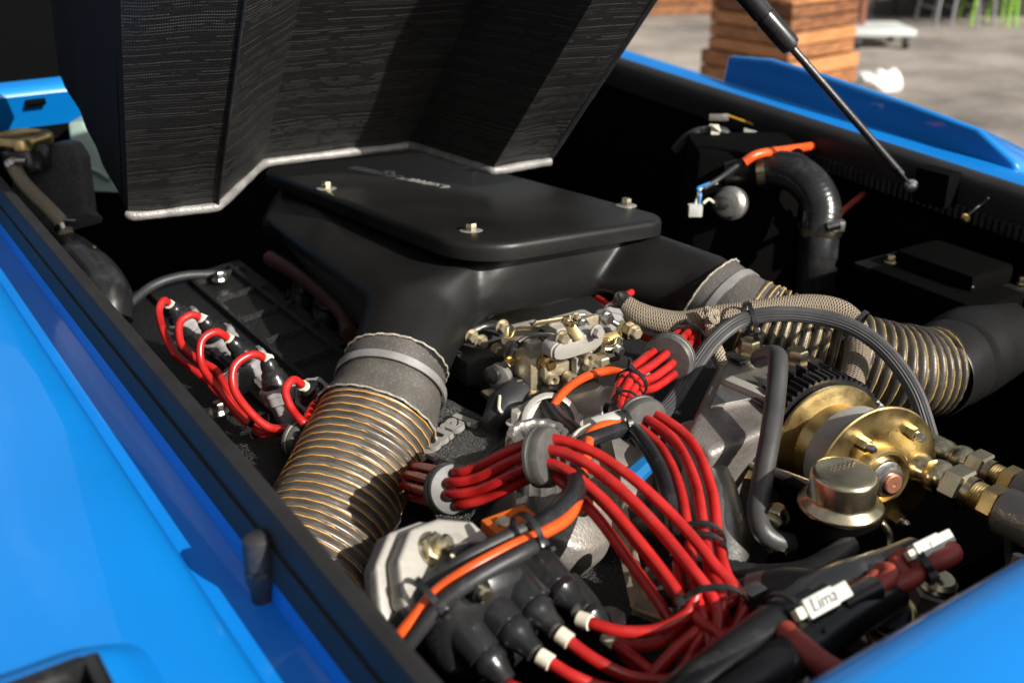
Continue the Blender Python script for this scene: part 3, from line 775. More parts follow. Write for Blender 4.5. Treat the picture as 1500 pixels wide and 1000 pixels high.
# ================================================================== CORRUGATED HOSES
def corrugated(name, label, path, rad, pitch, mat, tmat, cuff_path, cuff_r, cuffmat, clamp_s, grp, amp=.0032):
    t = thing(name, label, "hose", path[0], grp)
    C = catmull(path, 60); T, N, Bn = frames(C); rings = []; us = []; L = 0
    hel = []
    # resample finely along the length
    D = [0]
    for i in range(1, len(C)): D.append(D[-1] + (C[i] - C[i - 1]).length)
    step = pitch / 9; M_ = int(D[-1] / step); j = 0; seg = 40
    for k in range(M_ + 1):
        s_ = k * step
        while j < len(D) - 2 and D[j + 1] < s_: j += 1
        f_ = (s_ - D[j]) / max(1e-9, D[j + 1] - D[j])
        c = C[j].lerp(C[j + 1], f_); n_ = N[j].lerp(N[j + 1], f_).normalized(); bb = Bn[j].lerp(Bn[j + 1], f_).normalized()
        ring = []
        for q in range(seg):
            th = 2 * math.pi * q / seg
            ph = s_ / pitch - q / seg
            w_ = abs(math.sin(math.pi * ph)) ** .7
            wob = noise.noise(c * 40 + V((math.cos(th), math.sin(th), 0)) * .8) * .0022
            r_ = rad - amp + 2 * amp * w_ * (1 + .4 * noise.noise(V((s_ * 30, th, 1)))) + wob
            ring.append(c + n_ * math.cos(th) * r_ + bb * math.sin(th) * r_)
        rings.append(ring); us.append(s_)
        # helical thread on the crest
        if k % 1 == 0:
            pass
    B().grid(rings, cap=False, uvr=us).obj("corrugated_tube", mat, t, angle=80)
    tp = []; turns = D[-1] / pitch; NS = int(turns * 22); j = 0
    for k in range(NS):
        s_ = k / NS * D[-1]
        j = 0 if k == 0 else j
        while j < len(D) - 2 and D[j + 1] < s_: j += 1
        f_ = (s_ - D[j]) / max(1e-9, D[j + 1] - D[j])
        c = C[j].lerp(C[j + 1], f_); n_ = N[j].lerp(N[j + 1], f_).normalized(); bb = Bn[j].lerp(Bn[j + 1], f_).normalized()
        th = 2 * math.pi * (s_ / pitch + .30)
        wob = noise.noise(c * 40 + V((math.cos(th), math.sin(th), 0)) * .8) * .0022
        r_ = rad + amp * .72 + wob
        tp.append(c + n_ * math.cos(th) * r_ + bb * math.sin(th) * r_)
    B().tube(tp, .00075, 5, 1).obj("spiral_thread", tmat, t)
    cf = B().tube(cuff_path, cuff_r, 40, 8, cap=False, rfun=lambda L_, r_: r_ + .0012 * noise.noise(V((L_ * 60, 3, 0)))).obj("cuff", cuffmat, t)
    # frayed cuff edges
    for e, (pp, qq, rr_) in enumerate(((cuff_path[0], cuff_path[1], cuff_r[0]), (cuff_path[-1], cuff_path[-2], cuff_r[-1]))):
        a = (qq - pp).normalized(); x, y, a = basis(a)
        ringp = [pp + (x * math.cos(th) + y * math.sin(th)) * (rr_ + .0016 + .0008 * math.sin(th * 23)) + a * .0018 * noise.noise(V((math.cos(th) * 2, math.sin(th) * 2, e))) for th in [2 * math.pi * k / 72 for k in range(73)]]
        B().tube(ringp, .0011, 6, 1).obj("frayed_edge", FRAY, cf)
    CC = catmull(cuff_path, 10); k = int(clamp_s * (len(CC) - 1)); a = (CC[min(k + 1, len(CC) - 1)] - CC[max(k - 1, 0)]).normalized()
    rr_ = cuff_r[0] + (cuff_r[-1] - cuff_r[0]) * clamp_s
    B().lathe(CC[k] - a * .0055, a, [(rr_ + .0005, .0015), (rr_ + .0022, .0015), (rr_ + .0022, .0095), (rr_ + .0005, .0095)], 48, cap=False).obj("hose_clamp", CLAMP, t)
    return t
corrugated("duct_hose", "thick corrugated hose with orange spiral thread running beneath the near fender",
    [at(553, 614, 1.024), at(545, 632, 1.016), at(526, 670, .998), at(497, 730, .968), at(466, 795, .938), at(436, 855, .91), at(405, 915, .885)], .0550, .0090, HOSE, THREAD,
    [at(581, 534, 1.062), at(574, 560, 1.050), at(563, 592, 1.035), at(551, 620, 1.022)], [.0495, .0505, .0540, .0585], CUFF, .42, "corrugated intake hoses")
corrugated("duct_hose", "thick dark corrugated hose with yellow spiral thread beside the grey compressor housing",
    [at(1092, 470, 1.16), at(1130, 488, 1.15), at(1190, 507, 1.14), at(1255, 526, 1.135), at(1315, 542, 1.14), at(1372, 545, 1.16)], .046, .0095, HOSEDARK, THREADY,
    [at(1040, 430, 1.18), at(1062, 448, 1.172), at(1088, 466, 1.16), at(1112, 480, 1.155)], [.0445, .0455, .047, .0475], CUFF, .40, "corrugated intake hoses")
dk = thing("air_duct", "matt black round air duct taking the end of the dark corrugated hose", "duct", at(1400, 535, 1.18))
d0, d1 = at(1366, 547, 1.155), at(1440, 503, 1.27)
ax = (d1 - d0).normalized()
B().lathe(d0 - ax * .01, ax, [(.046, 0), (.0475, .002), (.0475, .05), (.050, .055), (.050, .062), (.047, .066), (.046, .09), (.052, .10), (.052, .2), (.03, .21)], 40, cap=False).obj("duct_pipe", SATIN, dk)

# ================================================================== CARBURETTOR
cb = thing("carburettor", "zinc coloured carburettor with levers and linkage under the airbox", "carburettor", at(800, 560, 1.06))
UX, UY = V((.96, -.28, 0)).normalized(), V((.28, .96, 0)).normalized()    # carb axes
UX = (at(880, 535, 1.08) - at(790, 556, 1.04)); UX.z = 0; UX.normalize(); UY = ZA.cross(UX)
AXC = (UX, UY, ZA)
def cbox(name, px, py, d, dims, mat, bev=.002, dz=0): return B().box(at(px, py, d) + ZA * dz, dims, AXC).obj(name, mat, cb, bevel=bev)
def ccyl(name, px, py, d, axis, prof, mat, seg=24): return B().lathe(at(px, py, d), axis, prof, seg).obj(name, mat, cb)
# base flange and body
cbox("base_flange", 805, 556, 1.075, (.085, .05, .012), BRASS, .003)
cbox("main_body", 815, 532, 1.068, (.086, .034, .046), BRASS, .008)
cbox("gasket", 790, 575, 1.075, (.10, .065, .006), GLOSSBLACK, .002)
ccyl("throat", 770, 540, 1.09, ZA, [(.024, -.02), (.024, .004), (.021, .008), (.021, .012), (.0225, .013), (.0225, .016), (.021, .017), (.021, .024), (.0245, .026), (.0245, .032), (.016, .034)], BRASS, 28)
ccyl("throat", 835, 520, 1.11, ZA, [(.022, -.02), (.022, .012), (.024, .014), (.024, .02), (.016, .024)], BRASS, 28)
ccyl("fuel_inlet", 742, 545, 1.065, -UX - UY * .4, [(.011, -.012), (.011, .006), (.0135, .008), (.0135, .016), (.008, .018)], ALU, 20)
ccyl("inlet_plug", 722, 548, 1.05, -UX - UY * .4, [(.008, -.005), (.009, .004), (.004, .006)], GLOSSBLACK, 16)
# pump cover: rounded cast lid
pc0 = at(842, 503, 1.025)
ov = [pc0 + UX * (math.copysign(abs(math.cos(th)) ** .6, math.cos(th)) * .031) + UY * 0 + ZA * (math.copysign(abs(math.sin(th)) ** .7, math.sin(th)) * .0105 + math.cos(th) * .001) for th in [2 * math.pi * k / 32 for k in range(32)]]
pcv = B().prism([p + UY * .012 for p in ov], -UY * .016).obj("pump_cover", ALUPALE, cb, bevel=.0015)
B().prism([pc0 + (p - pc0) * .93 - UY * .004 for p in ov], -UY * .003).obj("pump_cover_face", ALUPALE, pcv, bevel=.001)
cbox("float_bowl", 835, 486, 1.075, (.055, .03, .03), ALUPALE, .005)
cbox("bowl_bracket", 862, 480, 1.055, (.022, .006, .026), BRASS, .003)
def plate(name, pts, thick, mat, bev=.0008):
    P = [at(*p) for p in pts]; n_ = (P[1] - P[0]).cross(P[2] - P[0]).normalized()
    c_ = sum(P, V()) / len(P); P = [p - n_ * (p - c_).dot(n_) for p in P]
    return B().prism(P, n_ * thick).obj(name, mat, cb, bevel=bev)
plate("lever", [(826, 466, 1.01), (835, 464, 1.01), (853, 490, 1.01), (850, 498, 1.01), (842, 500, 1.01), (824, 474, 1.01)], .003, GOLD)
plate("choke_arm", [(779, 478, 1.05), (785, 470, 1.05), (838, 462, 1.06), (856, 459, 1.065), (858, 464, 1.065), (838, 469, 1.06), (790, 480, 1.05)], .004, GOLDPALE)
plate("throttle_lever", [(878, 492, 1.06), (900, 486, 1.07), (908, 470, 1.08), (916, 472, 1.08), (914, 490, 1.075), (902, 500, 1.07), (884, 505, 1.06)], .004, GOLD)
plate("bracket", [(849, 468, 1.055), (862, 463, 1.06), (872, 484, 1.06), (870, 494, 1.055), (855, 492, 1.05)], .004, BRASS)
plate("choke_bracket", [(737, 494, 1.06), (741, 479, 1.06), (745, 479, 1.06), (745, 493, 1.06)], .003, GOLD)
B().tube([at(738, 494, 1.06), at(748, 494, 1.06), at(757, 481, 1.06), at(780, 480, 1.055)], .0016, 8).obj("choke_rod", GOLD, cb)
B().tube([at(856, 470, 1.05), at(888, 462, 1.07)], .0038, 12).obj("throttle_shaft", STEEL, cb)
B().tube([at(886, 464, 1.07), at(904, 475, 1.075), at(920, 486, 1.08)], .003, 10).obj("link_rod", STEEL, cb)
for px, py, d, r_, m_ in ((822, 494, 1.012, .0055, BRASS), (873, 485, 1.02, .0055, ALUPALE), (857, 484, 1.045, .0035, BRASS), (853, 473, 1.045, .004, STEEL), (832, 472, 1.006, .003, GOLDPALE), (921, 483, 1.07, .008, GOLDPALE), (928, 486, 1.065, .006, BRASS), (888, 465, 1.06, .0055, STEEL)):
    B().hexa(at(px, py, d), -UY, r_, .006, r_ * 1.3).obj("screw", m_, cb)
for px, py, d in ((776, 552, 1.05), (879, 527, 1.05)):
    B().hexa(at(px, py, d) - ZA * .006, ZA, .0095, .009, .011).obj("banjo_bolt", BRASS, cb)
for px, py, d in ((808, 556, 1.035), (836, 555, 1.04), (866, 540, 1.035), (860, 524, 1.035)):
    B().lathe(at(px, py, d), -UY, [(.0065, -.006), (.0065, .004), (.0035, .004), (.0035, 0)], 16).obj("port_boss", BRASS, cb)
B().hexa(at(800, 530, 1.035), -UY, .0085, .005, .010).obj("brass_union", GOLD, cb)
B().lathe(at(800, 530, 1.035) - UY * .004, -UY, [(.0045, 0), (.0045, .007), (.002, .007)], 14).obj("union_spigot", GOLD, cb)
B().tube([at(797, 515, 1.06), at(797, 485, 1.07)], .006, 12).obj("vent_pipe", GLOSSBLACK, cb)
B().lathe(at(808, 580, 1.03), V((.2, -.5, -.1)) * -1 - UY, [(.0095, -.02), (.0095, .006), (.0075, .006), (.0075, -.01)], 18).obj("vacuum_stub", RUBBER, cb)
cbox("manifold_adapter", 820, 600, 1.055, (.085, .055, .02), ALUPALE, .006)
def spring(p0, p1, r_, turns, wr, mat, par):
    a_ = (p1 - p0); x, y, ax_ = basis(a_)
    pts = [p0 + a_ * (k / (turns * 10)) + (x * math.cos(k * .6283) + y * math.sin(k * .6283)) * r_ for k in range(turns * 10 + 1)]
    B().tube(pts, wr, 5, 1).obj("spring", mat, par)
spring(at(770, 512, 1.05), at(792, 500, 1.05), .0035, 9, .0006, STEEL, cb)
spring(at(866, 502, 1.035), at(892, 498, 1.05), .003, 9, .0006, GOLD, cb)
cbox("idle_block", 783, 508, 1.045, (.014, .010, .012), ALUPALE, .002)
cbox("jet_cover", 812, 540, 1.04, (.030, .010, .013), BRASS, .002)
cbox("jet_cover", 852, 532, 1.045, (.020, .010, .018), ALUPALE, .003)
B().tube([at(760, 500, 1.05), at(775, 492, 1.05), at(800, 490, 1.045), at(818, 494, 1.04)], .0022, 8).obj("link_rod", STEEL, cb)
B().tube([at(748, 520, 1.05), at(752, 508, 1.05), at(764, 500, 1.06)], .003, 8).obj("fuel_pipe", GLOSSBLACK, cb)
B().tube([at(884, 512, 1.045), at(900, 510, 1.05), at(906, 498, 1.06)], .0042, 10).obj("lever_shaft", GOLDPALE, cb)
B().tube([at(835, 520, 1.04), at(850, 512, 1.04), at(868, 514, 1.04)], .0028, 8).obj("link_rod", GOLDPALE, cb)
for px, py, d, r_, m_ in ((842, 463, 1.05, .0035, BRASS), (905, 512, 1.045, .0045, STEEL), (760, 565, 1.045, .005, BRASS), (745, 528, 1.045, .004, GOLD)):
    B().hexa(at(px, py, d), -UY, r_, .005, r_ * 1.35).obj("screw", m_, cb)
# dim second carburettor further back on the same manifold
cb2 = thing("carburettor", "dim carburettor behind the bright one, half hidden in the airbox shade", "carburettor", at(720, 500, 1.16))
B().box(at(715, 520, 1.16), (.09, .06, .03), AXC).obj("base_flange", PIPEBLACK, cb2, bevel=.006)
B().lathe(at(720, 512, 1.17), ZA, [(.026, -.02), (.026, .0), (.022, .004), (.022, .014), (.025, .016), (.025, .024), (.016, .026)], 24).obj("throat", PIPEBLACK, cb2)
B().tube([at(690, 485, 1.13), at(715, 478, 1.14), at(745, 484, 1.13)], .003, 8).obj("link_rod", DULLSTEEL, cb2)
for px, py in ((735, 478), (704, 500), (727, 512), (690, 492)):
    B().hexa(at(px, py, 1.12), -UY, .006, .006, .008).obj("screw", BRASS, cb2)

# ---- manifold ports in front of the carburettor
mp = thing("intake_manifold", "pale cast manifold with round ports and black hose stubs below the carburettor", "manifold", at(820, 640, 1.0))
b = B()
b.box(at(832, 632, 1.03), (.10, .05, .06), AXC)
b.lathe(at(800, 622, 1.0), V((-.2, -.6, .45)), [(.028, -.03), (.028, .018), (.022, .020), (.022, .010), (.004, .008)], 28)
b.lathe(at(880, 600, 1.01), V((.3, -.7, .4)), [(.020, -.03), (.020, .014), (.015, .016), (.004, .016)], 28)
b.obj("casting", ALUPALE, mp, bevel=.0015)
B().lathe(at(740, 598, 1.03), -UX - UY * .6, [(.019, -.05), (.019, .002), (.016, .006), (.013, .020), (.010, .028), (.003, .031)], 24).obj("end_plug", RUBBER, mp)
B().tube([at(732, 580, 1.02), at(731, 597, 1.0), at(736, 606, 1.0)], .0016, 8).obj("clip", CREAM, mp)
B().tube([at(862, 585, 1.02), at(885, 597, 1.0), at(910, 612, .985)], .0085, 24, flute=1, fdepth=.1).obj("hose_stub", RUBBER, mp)
B().tube([at(802, 592, 1.0), at(822, 620, .965), at(845, 640, .935), at(852, 662, .92)], .0095, 24, flute=1, fdepth=.1).obj("hose_stub", RUBBER, mp)
B().hexa(at(757, 620, .99), ZA, .006, .012, .010).obj("stud_nut", ALUPALE, mp)
# ---- filler cap with cast bars
fc = thing("filler_cap", "round silver scalloped cap with raised bars beside the lettered cam cover", "cap", at(788, 633, .865) - ZA * .05)
fo = at(788, 633, .865)
fcb = B().lathe(fo, ZA, [(.022, -.045), (.0262, -.044), (.0262, -.004), (.0245, 0), (.0205, 0), (.0195, -.0025), (.001, -.0025)], 72, teeth=12, tdepth=.055).obj("cap_body", ALU, fc, angle=30)
for k in (-1, 0, 1):
    B().box(fo + UX * (.008 * k) - ZA * .001, (.0035, .022 - abs(k) * .004, .004), ((UX - UY * .3).normalized(), (UY + UX * .3).normalized(), ZA)).obj("raised_bar", ALU, fcb, bevel=.0008)
# ================================================================== IGNITION LEADS
WR = .0040
def lead(pts, label, r=WR, mat=RED, grp="red ignition leads", sleeve=None, boot=None, name="ignition_lead", cat="wire"):
    """one ignition lead with its own sleeve and boot where the photo shows them"""
    P = [at(*p) if not isinstance(p, V) else p for p in pts]
    t = thing(name, label, cat, P[-1], grp)
    cab = B().tube(P, r, 12, 8).obj("cable", mat, t)
    if sleeve:
        p, a = P[0], (P[0] - P[1]).normalized()
        B().lathe(p - a * .004, a, [(r, 0), (r + .0014, .0005), (r + .0014, .009), (r, .0095)], 16).obj("marker_sleeve", CREAM, cab)
    if boot:
        p = P[0]; q = at(*boot); a = (q - p).normalized(); L = (q - p).length
        bt_ = B().lathe(p, a, [(.0055, 0), (.0075, .003), (.0085, L * .25), (.0085, L * .4), (.011, L * .5), (.011, L * .6), (.013, L * .7), (.0145, L * .95), (.0145, L), (.011, L + .003)], 24)
        bt_ = bt_.obj("boot", GLOSSBLACK, t)
        b = B().lathe(q - a * .002, a, [(.0165, 0), (.0185, .001), (.0185, .007), (.0165, .0075), (.0175, .008), (.0175, .016), (.014, .018), (.012, .05)], 48, teeth=8, tdepth=.06)
        b.obj("plug_collar", COLLAR, bt_)
    return t
def grommet(px, py, d, axis, r, label):
    p = at(px, py, d); a = V(axis).normalized(); h = .0145
    t = thing("wire_separator", label, "grommet", p, "grey wire separators on the ignition leads")
    gd = B().lathe(p - a * h / 2, a, [(r * .5, 0), (r * .93, 0), (r, .0012), (r, .004), (r * .94, .0048), (r * .94, .0058), (r, .0066), (r, .0105), (r * .93, .013), (r * .5, .0145)], 40).obj("disc", GREYRING, t)
    B().lathe(p - a * h / 2 + a * .0049, a, [(r * .95, -.0003), (r * .975, 0), (r * .975, .0012), (r * .95, .0015)], 40, cap=False).obj("inlay_ring", CREAM, gd)
    return t

# -- near bank: five leads looping out of their boots
J = [(432, 632, 1.03), (470, 655, 1.06), (520, 680, 1.08), (575, 700, 1.06)]
def jl(dy, dd=0, k=0): return [(x, y + dy, d + dd) for x, y, d in J[k:]]
lead([(250, 447, 1.16), (240, 440, 1.15), (233, 456, 1.14), (240, 486, 1.12), (258, 520, 1.10), (292, 548, 1.08), (330, 584, 1.065), (375, 622, 1.05)] + jl(8, .012), "red lead looping from the spark plug boot furthest from the corrugated hose", sleeve=1, boot=(267, 466, 1.17))
lead([(296, 467, 1.12), (280, 461, 1.11), (263, 474, 1.10), (266, 505, 1.09), (288, 526, 1.08), (318, 545, 1.07), (345, 590, 1.055), (385, 630, 1.04)] + jl(2, .0), "red lead from the second spark plug boot, arching before a grey collar", sleeve=1, boot=(318, 492, 1.135))
lead([(337, 497, 1.085), (316, 486, 1.07), (295, 500, 1.06), (296, 535, 1.055), (320, 570, 1.045), (352, 610, 1.035), (388, 636, 1.03)] + jl(-6, -.006), "red lead making the widest arch over the middle spark plug boot", sleeve=1, boot=(364, 526, 1.10))
lead([(390, 525, 1.05), (368, 519, 1.035), (343, 537, 1.025), (343, 570, 1.02), (366, 603, 1.015), (395, 626, 1.015)] + jl(-2, -.012), "red lead from the largest boot with its pale grey knurled collar", sleeve=1, boot=(406, 566, 1.06))
lead([(446, 566, 1.03), (430, 556, 1.015), (418, 572, 1.005), (428, 600, 1.0), (450, 624, .995), (480, 650, 1.04), (530, 680, 1.06), (575, 695, 1.05)], "short red lead dipping beside the corrugated hose from a small boot", sleeve=1, boot=(458, 578, 1.05))
lead([(486, 580, 1.04), (468, 586, 1.03), (455, 600, 1.015), (452, 622, 1.0), (478, 655, 1.04), (530, 690, 1.06), (575, 706, 1.05)], "red lead emerging right at the corrugated hose's cuff")
tie(at(378, 622, 1.035), at(400, 634, 1.03) - at(360, 610, 1.04), .0125, "small black tie round the leads on the ribbed cam cover")
grommet(441, 644, 1.01, at(475, 655, 1.0) - at(432, 638, 1.02), .0195, "grey wire separator tucked against the corrugated hose")
grommet(345, 560, 1.09, at(360, 575, 1.08) - at(340, 552, 1.10), .017, "grey ring separator behind the spark plug leads on the ribbed cam cover")

# -- bundle from the near bank over to the distributor
def bundle(path, spread, offs):
    """parallel leads: offsets (a,b) in the local frame at each control point"""
    P = [at(*p) for p in path]; out = []
    for (oa, ob) in offs:
        q = []
        for i, p in enumerate(P):
            T_ = (P[min(i + 1, len(P) - 1)] - P[max(i - 1, 0)]).normalized()
            vw = (p - CAM).normalized(); n_ = T_.cross(vw).normalized()
            q.append(p + n_ * oa * spread[i] + n_.cross(T_).normalized() * ob * spread[i])
        out.append(q)
    return out
OFF = [(-.0125, .002), (-.0045, -.006), (.0045, -.005), (.0120, .001), (-.006, .007), (.004, .008)]
pathA = [(582, 702, 1.03), (612, 706, .93), (660, 715, .835), (706, 706, .815), (755, 682, .80), (800, 668, .79), (845, 684, .775), (900, 727, .755), (955, 788, .735), (1000, 845, .715), (1036, 898, .70)]
sprA = [1, 1.1, 1.0, 1.0, 1.0, 1.05, 1.25, 1.5, 1.75, 1.8, 1.7]
bA = bundle(pathA, sprA, OFF)
pathB = [(1012, 490, 1.10), (1000, 505, 1.06), (978, 527, 1.02), (950, 548, .99), (926, 563, .965), (916, 590, .94), (921, 612, .91), (945, 622, .88), (985, 660, .85), (1010, 720, .80), (1021, 790, .755), (1030, 845, .725), (1046, 898, .70)]
sprB = [.8, 1.0, 1.15, 1.1, .8, .7, .7, 1.0, 1.35, 1.35, 1.2, 1.3, 1.6]
bB = bundle(pathB, sprB, OFF)
# tails running on to the distributor towers
tails = [
    [(1020, 870, .695), (1003, 900, .69), (960, 922, .685), (910, 924, .685), (876, 915, .69), (858, 909, .695)],
    [(1058, 935, .675), (1048, 972, .665), (1000, 994, .66), (930, 992, .66), (875, 968, .66), (828, 934, .67)],
    [(1046, 950, .675), (1015, 990, .665), (960, 1012, .655), (890, 1008, .652), (840, 990, .652), (800, 966, .66)],
    [(1005, 905, .695), (970, 938, .695), (930, 946, .70), (905, 940, .705)],
    [(1018, 925, .685), (990, 950, .68), (958, 985, .675), (930, 1020, .67), (900, 1040, .67)],
    [(1025, 930, .685), (1008, 965, .68), (988, 1000, .675), (970, 1040, .67)],
    [(1068, 930, .68), (1074, 962, .675), (1072, 1010, .665), (1060, 1050, .66)],
    [(1040, 950, .68), (1030, 1000, .67), (1010, 1050, .66)],
    [(1030, 945, .69), (1000, 1000, .68), (930, 1030, .67), (850, 1030, .66), (770, 1012, .655), (745, 1003, .66)],
    [(1050, 960, .69), (1040, 1010, .68), (1000, 1060, .67)],
    [(1000, 930, .70), (965, 985, .69), (930, 975, .70), (897, 935, .71)],
    [(1060, 950, .69), (1060, 1000, .68), (1040, 1060, .67)]]
lb = ["topmost lead of the red bundle crossing from the corrugated hose to the distributor", "lead of the crossing red bundle that ends at the middle distributor tower",
      "long red lead sweeping from the crossing bundle to the foremost distributor tower", "lead of the crossing bundle turning back early beneath the gold bracket",
      "hidden lower lead of the crossing red bundle beneath its brighter neighbours", "dark lead in the underside of the crossing red bundle"]
lb2 = ["outermost red lead arching down beside the silver ribbed pipe", "red lead hanging straight down through the far bundle's double tie",
       "red lead of the far bundle ending at the lowest distributor tower", "inner red lead of the far bundle next to the thin black cables",
       "red lead of the far bundle crossing under others before the distributor", "rear red lead of the far bundle hidden among its neighbours"]
for i in range(6):
    q = bA[i] + [at(*p) for p in tails[i]]
    lead(q[::-1] if i < 3 else q, lb[i], sleeve=1 if i < 3 else None)
for i in range(6):
    lead(bB[i] + [at(*p) for p in tails[6 + i]], lb2[i])
grommet(660, 716, .838, bA[1][3] - bA[1][1], .0205, "grey wire separator on the red bundle just right of the corrugated hose")
grommet(799, 669, .79, bA[1][6] - bA[1][4], .0225, "grey wire separator on the red bundle before the silver filler cap")
grommet(941, 618, .882, at(975, 645, .86) - at(915, 605, .915), .0215, "grey wire separator beneath the arched red leads near the manifold")
grommet(980, 525, 1.02, at(950, 548, .99) - at(1003, 503, 1.06), .0245, "grey wire separator at the far end of the red leads beside the carburettor")
tie(at(925, 562, .96), bB[1][5] - bB[1][3], .0135, "black tie cinching the red leads between the two far separators")
tie(at(917, 590, .935), bB[1][6] - bB[1][4], .0115, "thin black tie on the red leads just above the lower far separator", tail=False, wdt=.0012)
tie(at(1022, 796, .755), bB[1][10] - bB[1][9], .0185, "black tie, upper one of the close pair on the hanging red leads", tail=False)
tie(at(1024, 812, .745), bB[1][10] - bB[1][9], .0185, "black tie, lower one of the close pair on the hanging red leads", tail=False)
tie(at(1042, 900, .70), at(1050, 930, .68) - at(1030, 870, .71), .0245, "black tie gathering both red bundles above the distributor loops", tail=False)
# two crossing leads seen among the loops
lead([(895, 936, .70), (925, 960, .69), (955, 985, .68), (990, 1020, .67), (1010, 1050, .67)], "red lead slanting down across the other leads from a rear tower", sleeve=1)
# single orange-red arch in front of the carburettor
lead([(806, 612, .985), (812, 592, .985), (832, 568, .985), (862, 550, .985), (895, 543, .985), (918, 552, .975), (921, 575, .96), (907, 592, .95), (908, 612, .94), (921, 622, .92)], "single orange-red lead arching alone in front of the carburettor", mat=ORANGE, grp=None)
lead([(875, 437, 1.2), (895, 450, 1.17), (915, 468, 1.16), (940, 492, 1.14), (975, 500, 1.12), (1000, 498, 1.10)], "red lead slipping out behind the carburettor beside the braided hose", grp=None)
lead([(893, 452, 1.13), (905, 440, 1.14), (925, 428, 1.16)], "short red lead with a black boot under the airbox edge", sleeve=1, boot=(893, 468, 1.12), grp=None)
b_ = at(1000, 505, 1.05)
tie(at(1005, 503, 1.06), at(978, 527, 1.02) - at(1012, 490, 1.10), .020, "black tie round the dark red leads behind the furthest separator", tail=False, wdt=.001)

# ================================================================== DISTRIBUTOR
ds = thing("distributor", "black distributor cap with fluted towers on a pale cast flange", "distributor", at(690, 900, .72))
dax = (at(800, 945, .625) - at(690, 862, .70)).normalized()
dx_, dy_, _ = basis(dax)
dc = at(688, 888, .705)
# housing behind the cap
B().lathe(dc - dax * .05, dax, [(.018, -.01), (.022, 0), (.026, .018), (.034, .034), (.042, .042), (.042, .048), (.040, .05)], 40).obj("housing", GREYMET, ds)
B().lathe(dc, dax, [(.030, -.004), (.0435, -.002), (.0445, .004), (.0430, .014), (.040, .026), (.034, .033), (.02, .036), (.002, .037)], 48).obj("cap", GLOSSBLACK, ds)
tw = [(at(800, 842, .715), at(848, 890, .695), .0), (at(757, 866, .69), at(815, 921, .67), 1), (at(722, 893, .68), at(784, 955, .66), 1), (at(690, 935, .67), at(742, 998, .655), 0), (at(842, 880, .74), at(888, 928, .72), 0)]
for a_, b_, k in tw:
    ax_ = (b_ - a_).normalized(); L = (b_ - a_).length
    B().lathe(a_ - ax_ * .012, ax_, [(.0145, 0), (.0140, .012), (.0122, .012 + L * .40), (.0108, .012 + L * .42), (.0114, .012 + L * .45), (.0114, .012 + L * .60), (.0098, .012 + L * .66), (.0076, .012 + L * .84), (.0068, .012 + L), (.0046, .0125 + L)], 24).obj("tower", GLOSSBLACK, ds)
# flutes between the towers
for p0, p1 in (((700, 858, .70), (752, 905, .68)), ((742, 836, .715), (800, 880, .70)), ((668, 905, .69), (712, 955, .672))):
    B().tube([at(*p0), at(*p1)], [.013, .009], 12).obj("cap_flute", GLOSSBLACK, ds)
sp = at(706, 868, .655)
B().lathe(sp - dax * .02, dax, [(.0085, 0), (.0085, .016), (.0065, .019), (.0065, .021)], 20).obj("screw_boss", GLOSSBLACK, ds)
B().lathe(sp, dax, [(.005, 0), (.005, .0045), (.0035, .006), (.001, .006)], 16).obj("cap_screw", GOLDPALE, ds)
B().box(at(655, 905, .70), (.016, .012, .03)).obj("clip", GOLDPALE, ds, bevel=.002)
# pale flange: two stacked plates
fa = V((.30, -.62, .62)).normalized()
fp = [(600, 775), (640, 760), (690, 764), (712, 784), (716, 815), (660, 850), (628, 890), (602, 905), (588, 880), (582, 820)]
fd = .705
def onf(px, py, h=0):
    c_ = at(650, 810, fd); r = ray(px, py); t_ = (c_ + fa * h - CAM).dot(fa) / r.dot(fa); return CAM + r * t_
fpl = B().prism([onf(*p) - fa * .012 for p in fp], fa * .014).obj("flange_plate", ALUPALE, ds, bevel=.003, bseg=3)
B().prism([onf(650 + (p[0] - 650) * 1.10 - 6, 810 + (p[1] - 810) * 1.08 - 4) - fa * .030 for p in fp], fa * .0165).obj("flange_base", ALUPALE, ds, bevel=.003, bseg=3)
pb = onf(632, 806)
B().hexa(pb, fa, .0105, .007, .0125, .002).obj("flange_nut", GOLDPALE, fpl)
B().lathe(pb + fa * .007, fa, [(.0055, 0), (.0055, .010), (.0035, .012)], 16).obj("flange_stud", GOLDPALE, fpl)
B().lathe(onf(668, 800) - fa * .004, fa, [(.012, 0), (.009, .006), (.003, .008)], 16).obj("flange_boss", ALUPALE, fpl)
B().lathe(at(575, 845, .79), V((-.5, -.3, .3)), [(.02, -.03), (.02, .01), (.012, .014)], 20).obj("advance_can", RUBBER, ds)

# orange lead and black sleeves laid across the distributor
def loom(pts, r, mat, name, label, cat="cable", grp=None, **k):
    o = B().tube([at(*p) for p in pts], r, k.get("seg", 14), 10, flute=k.get("flute", 0), fdepth=k.get("fd", 0)).obj(name, mat, label=label, cat=cat, group=grp, angle=k.get("angle", 38))
    return o
loom([(558, 962, .655), (598, 915, .655), (638, 868, .66), (690, 832, .665), (750, 800, .68), (800, 778, .70), (832, 757, .72), (846, 730, .745), (852, 700, .775), (858, 672, .80), (862, 645, .82)], .0042, ORANGE, "orange_cable", "bright orange cable strapped along black sleeves over the distributor")
loom([(540, 955, .67), (575, 918, .67), (625, 862, .675), (680, 820, .68), (745, 785, .695), (800, 758, .715), (835, 725, .745), (840, 690, .78)], .0050, RUBBER, "black_sleeve", "black sleeve behind the orange cable over the distributor", grp="black sleeves along the orange cable")
loom([(575, 972, .655), (612, 925, .652), (650, 880, .652), (700, 845, .656), (760, 812, .67), (790, 796, .685)], .0050, RUBBER, "black_sleeve", "black sleeve in front of the orange cable over the distributor cap", grp="black sleeves along the orange cable")
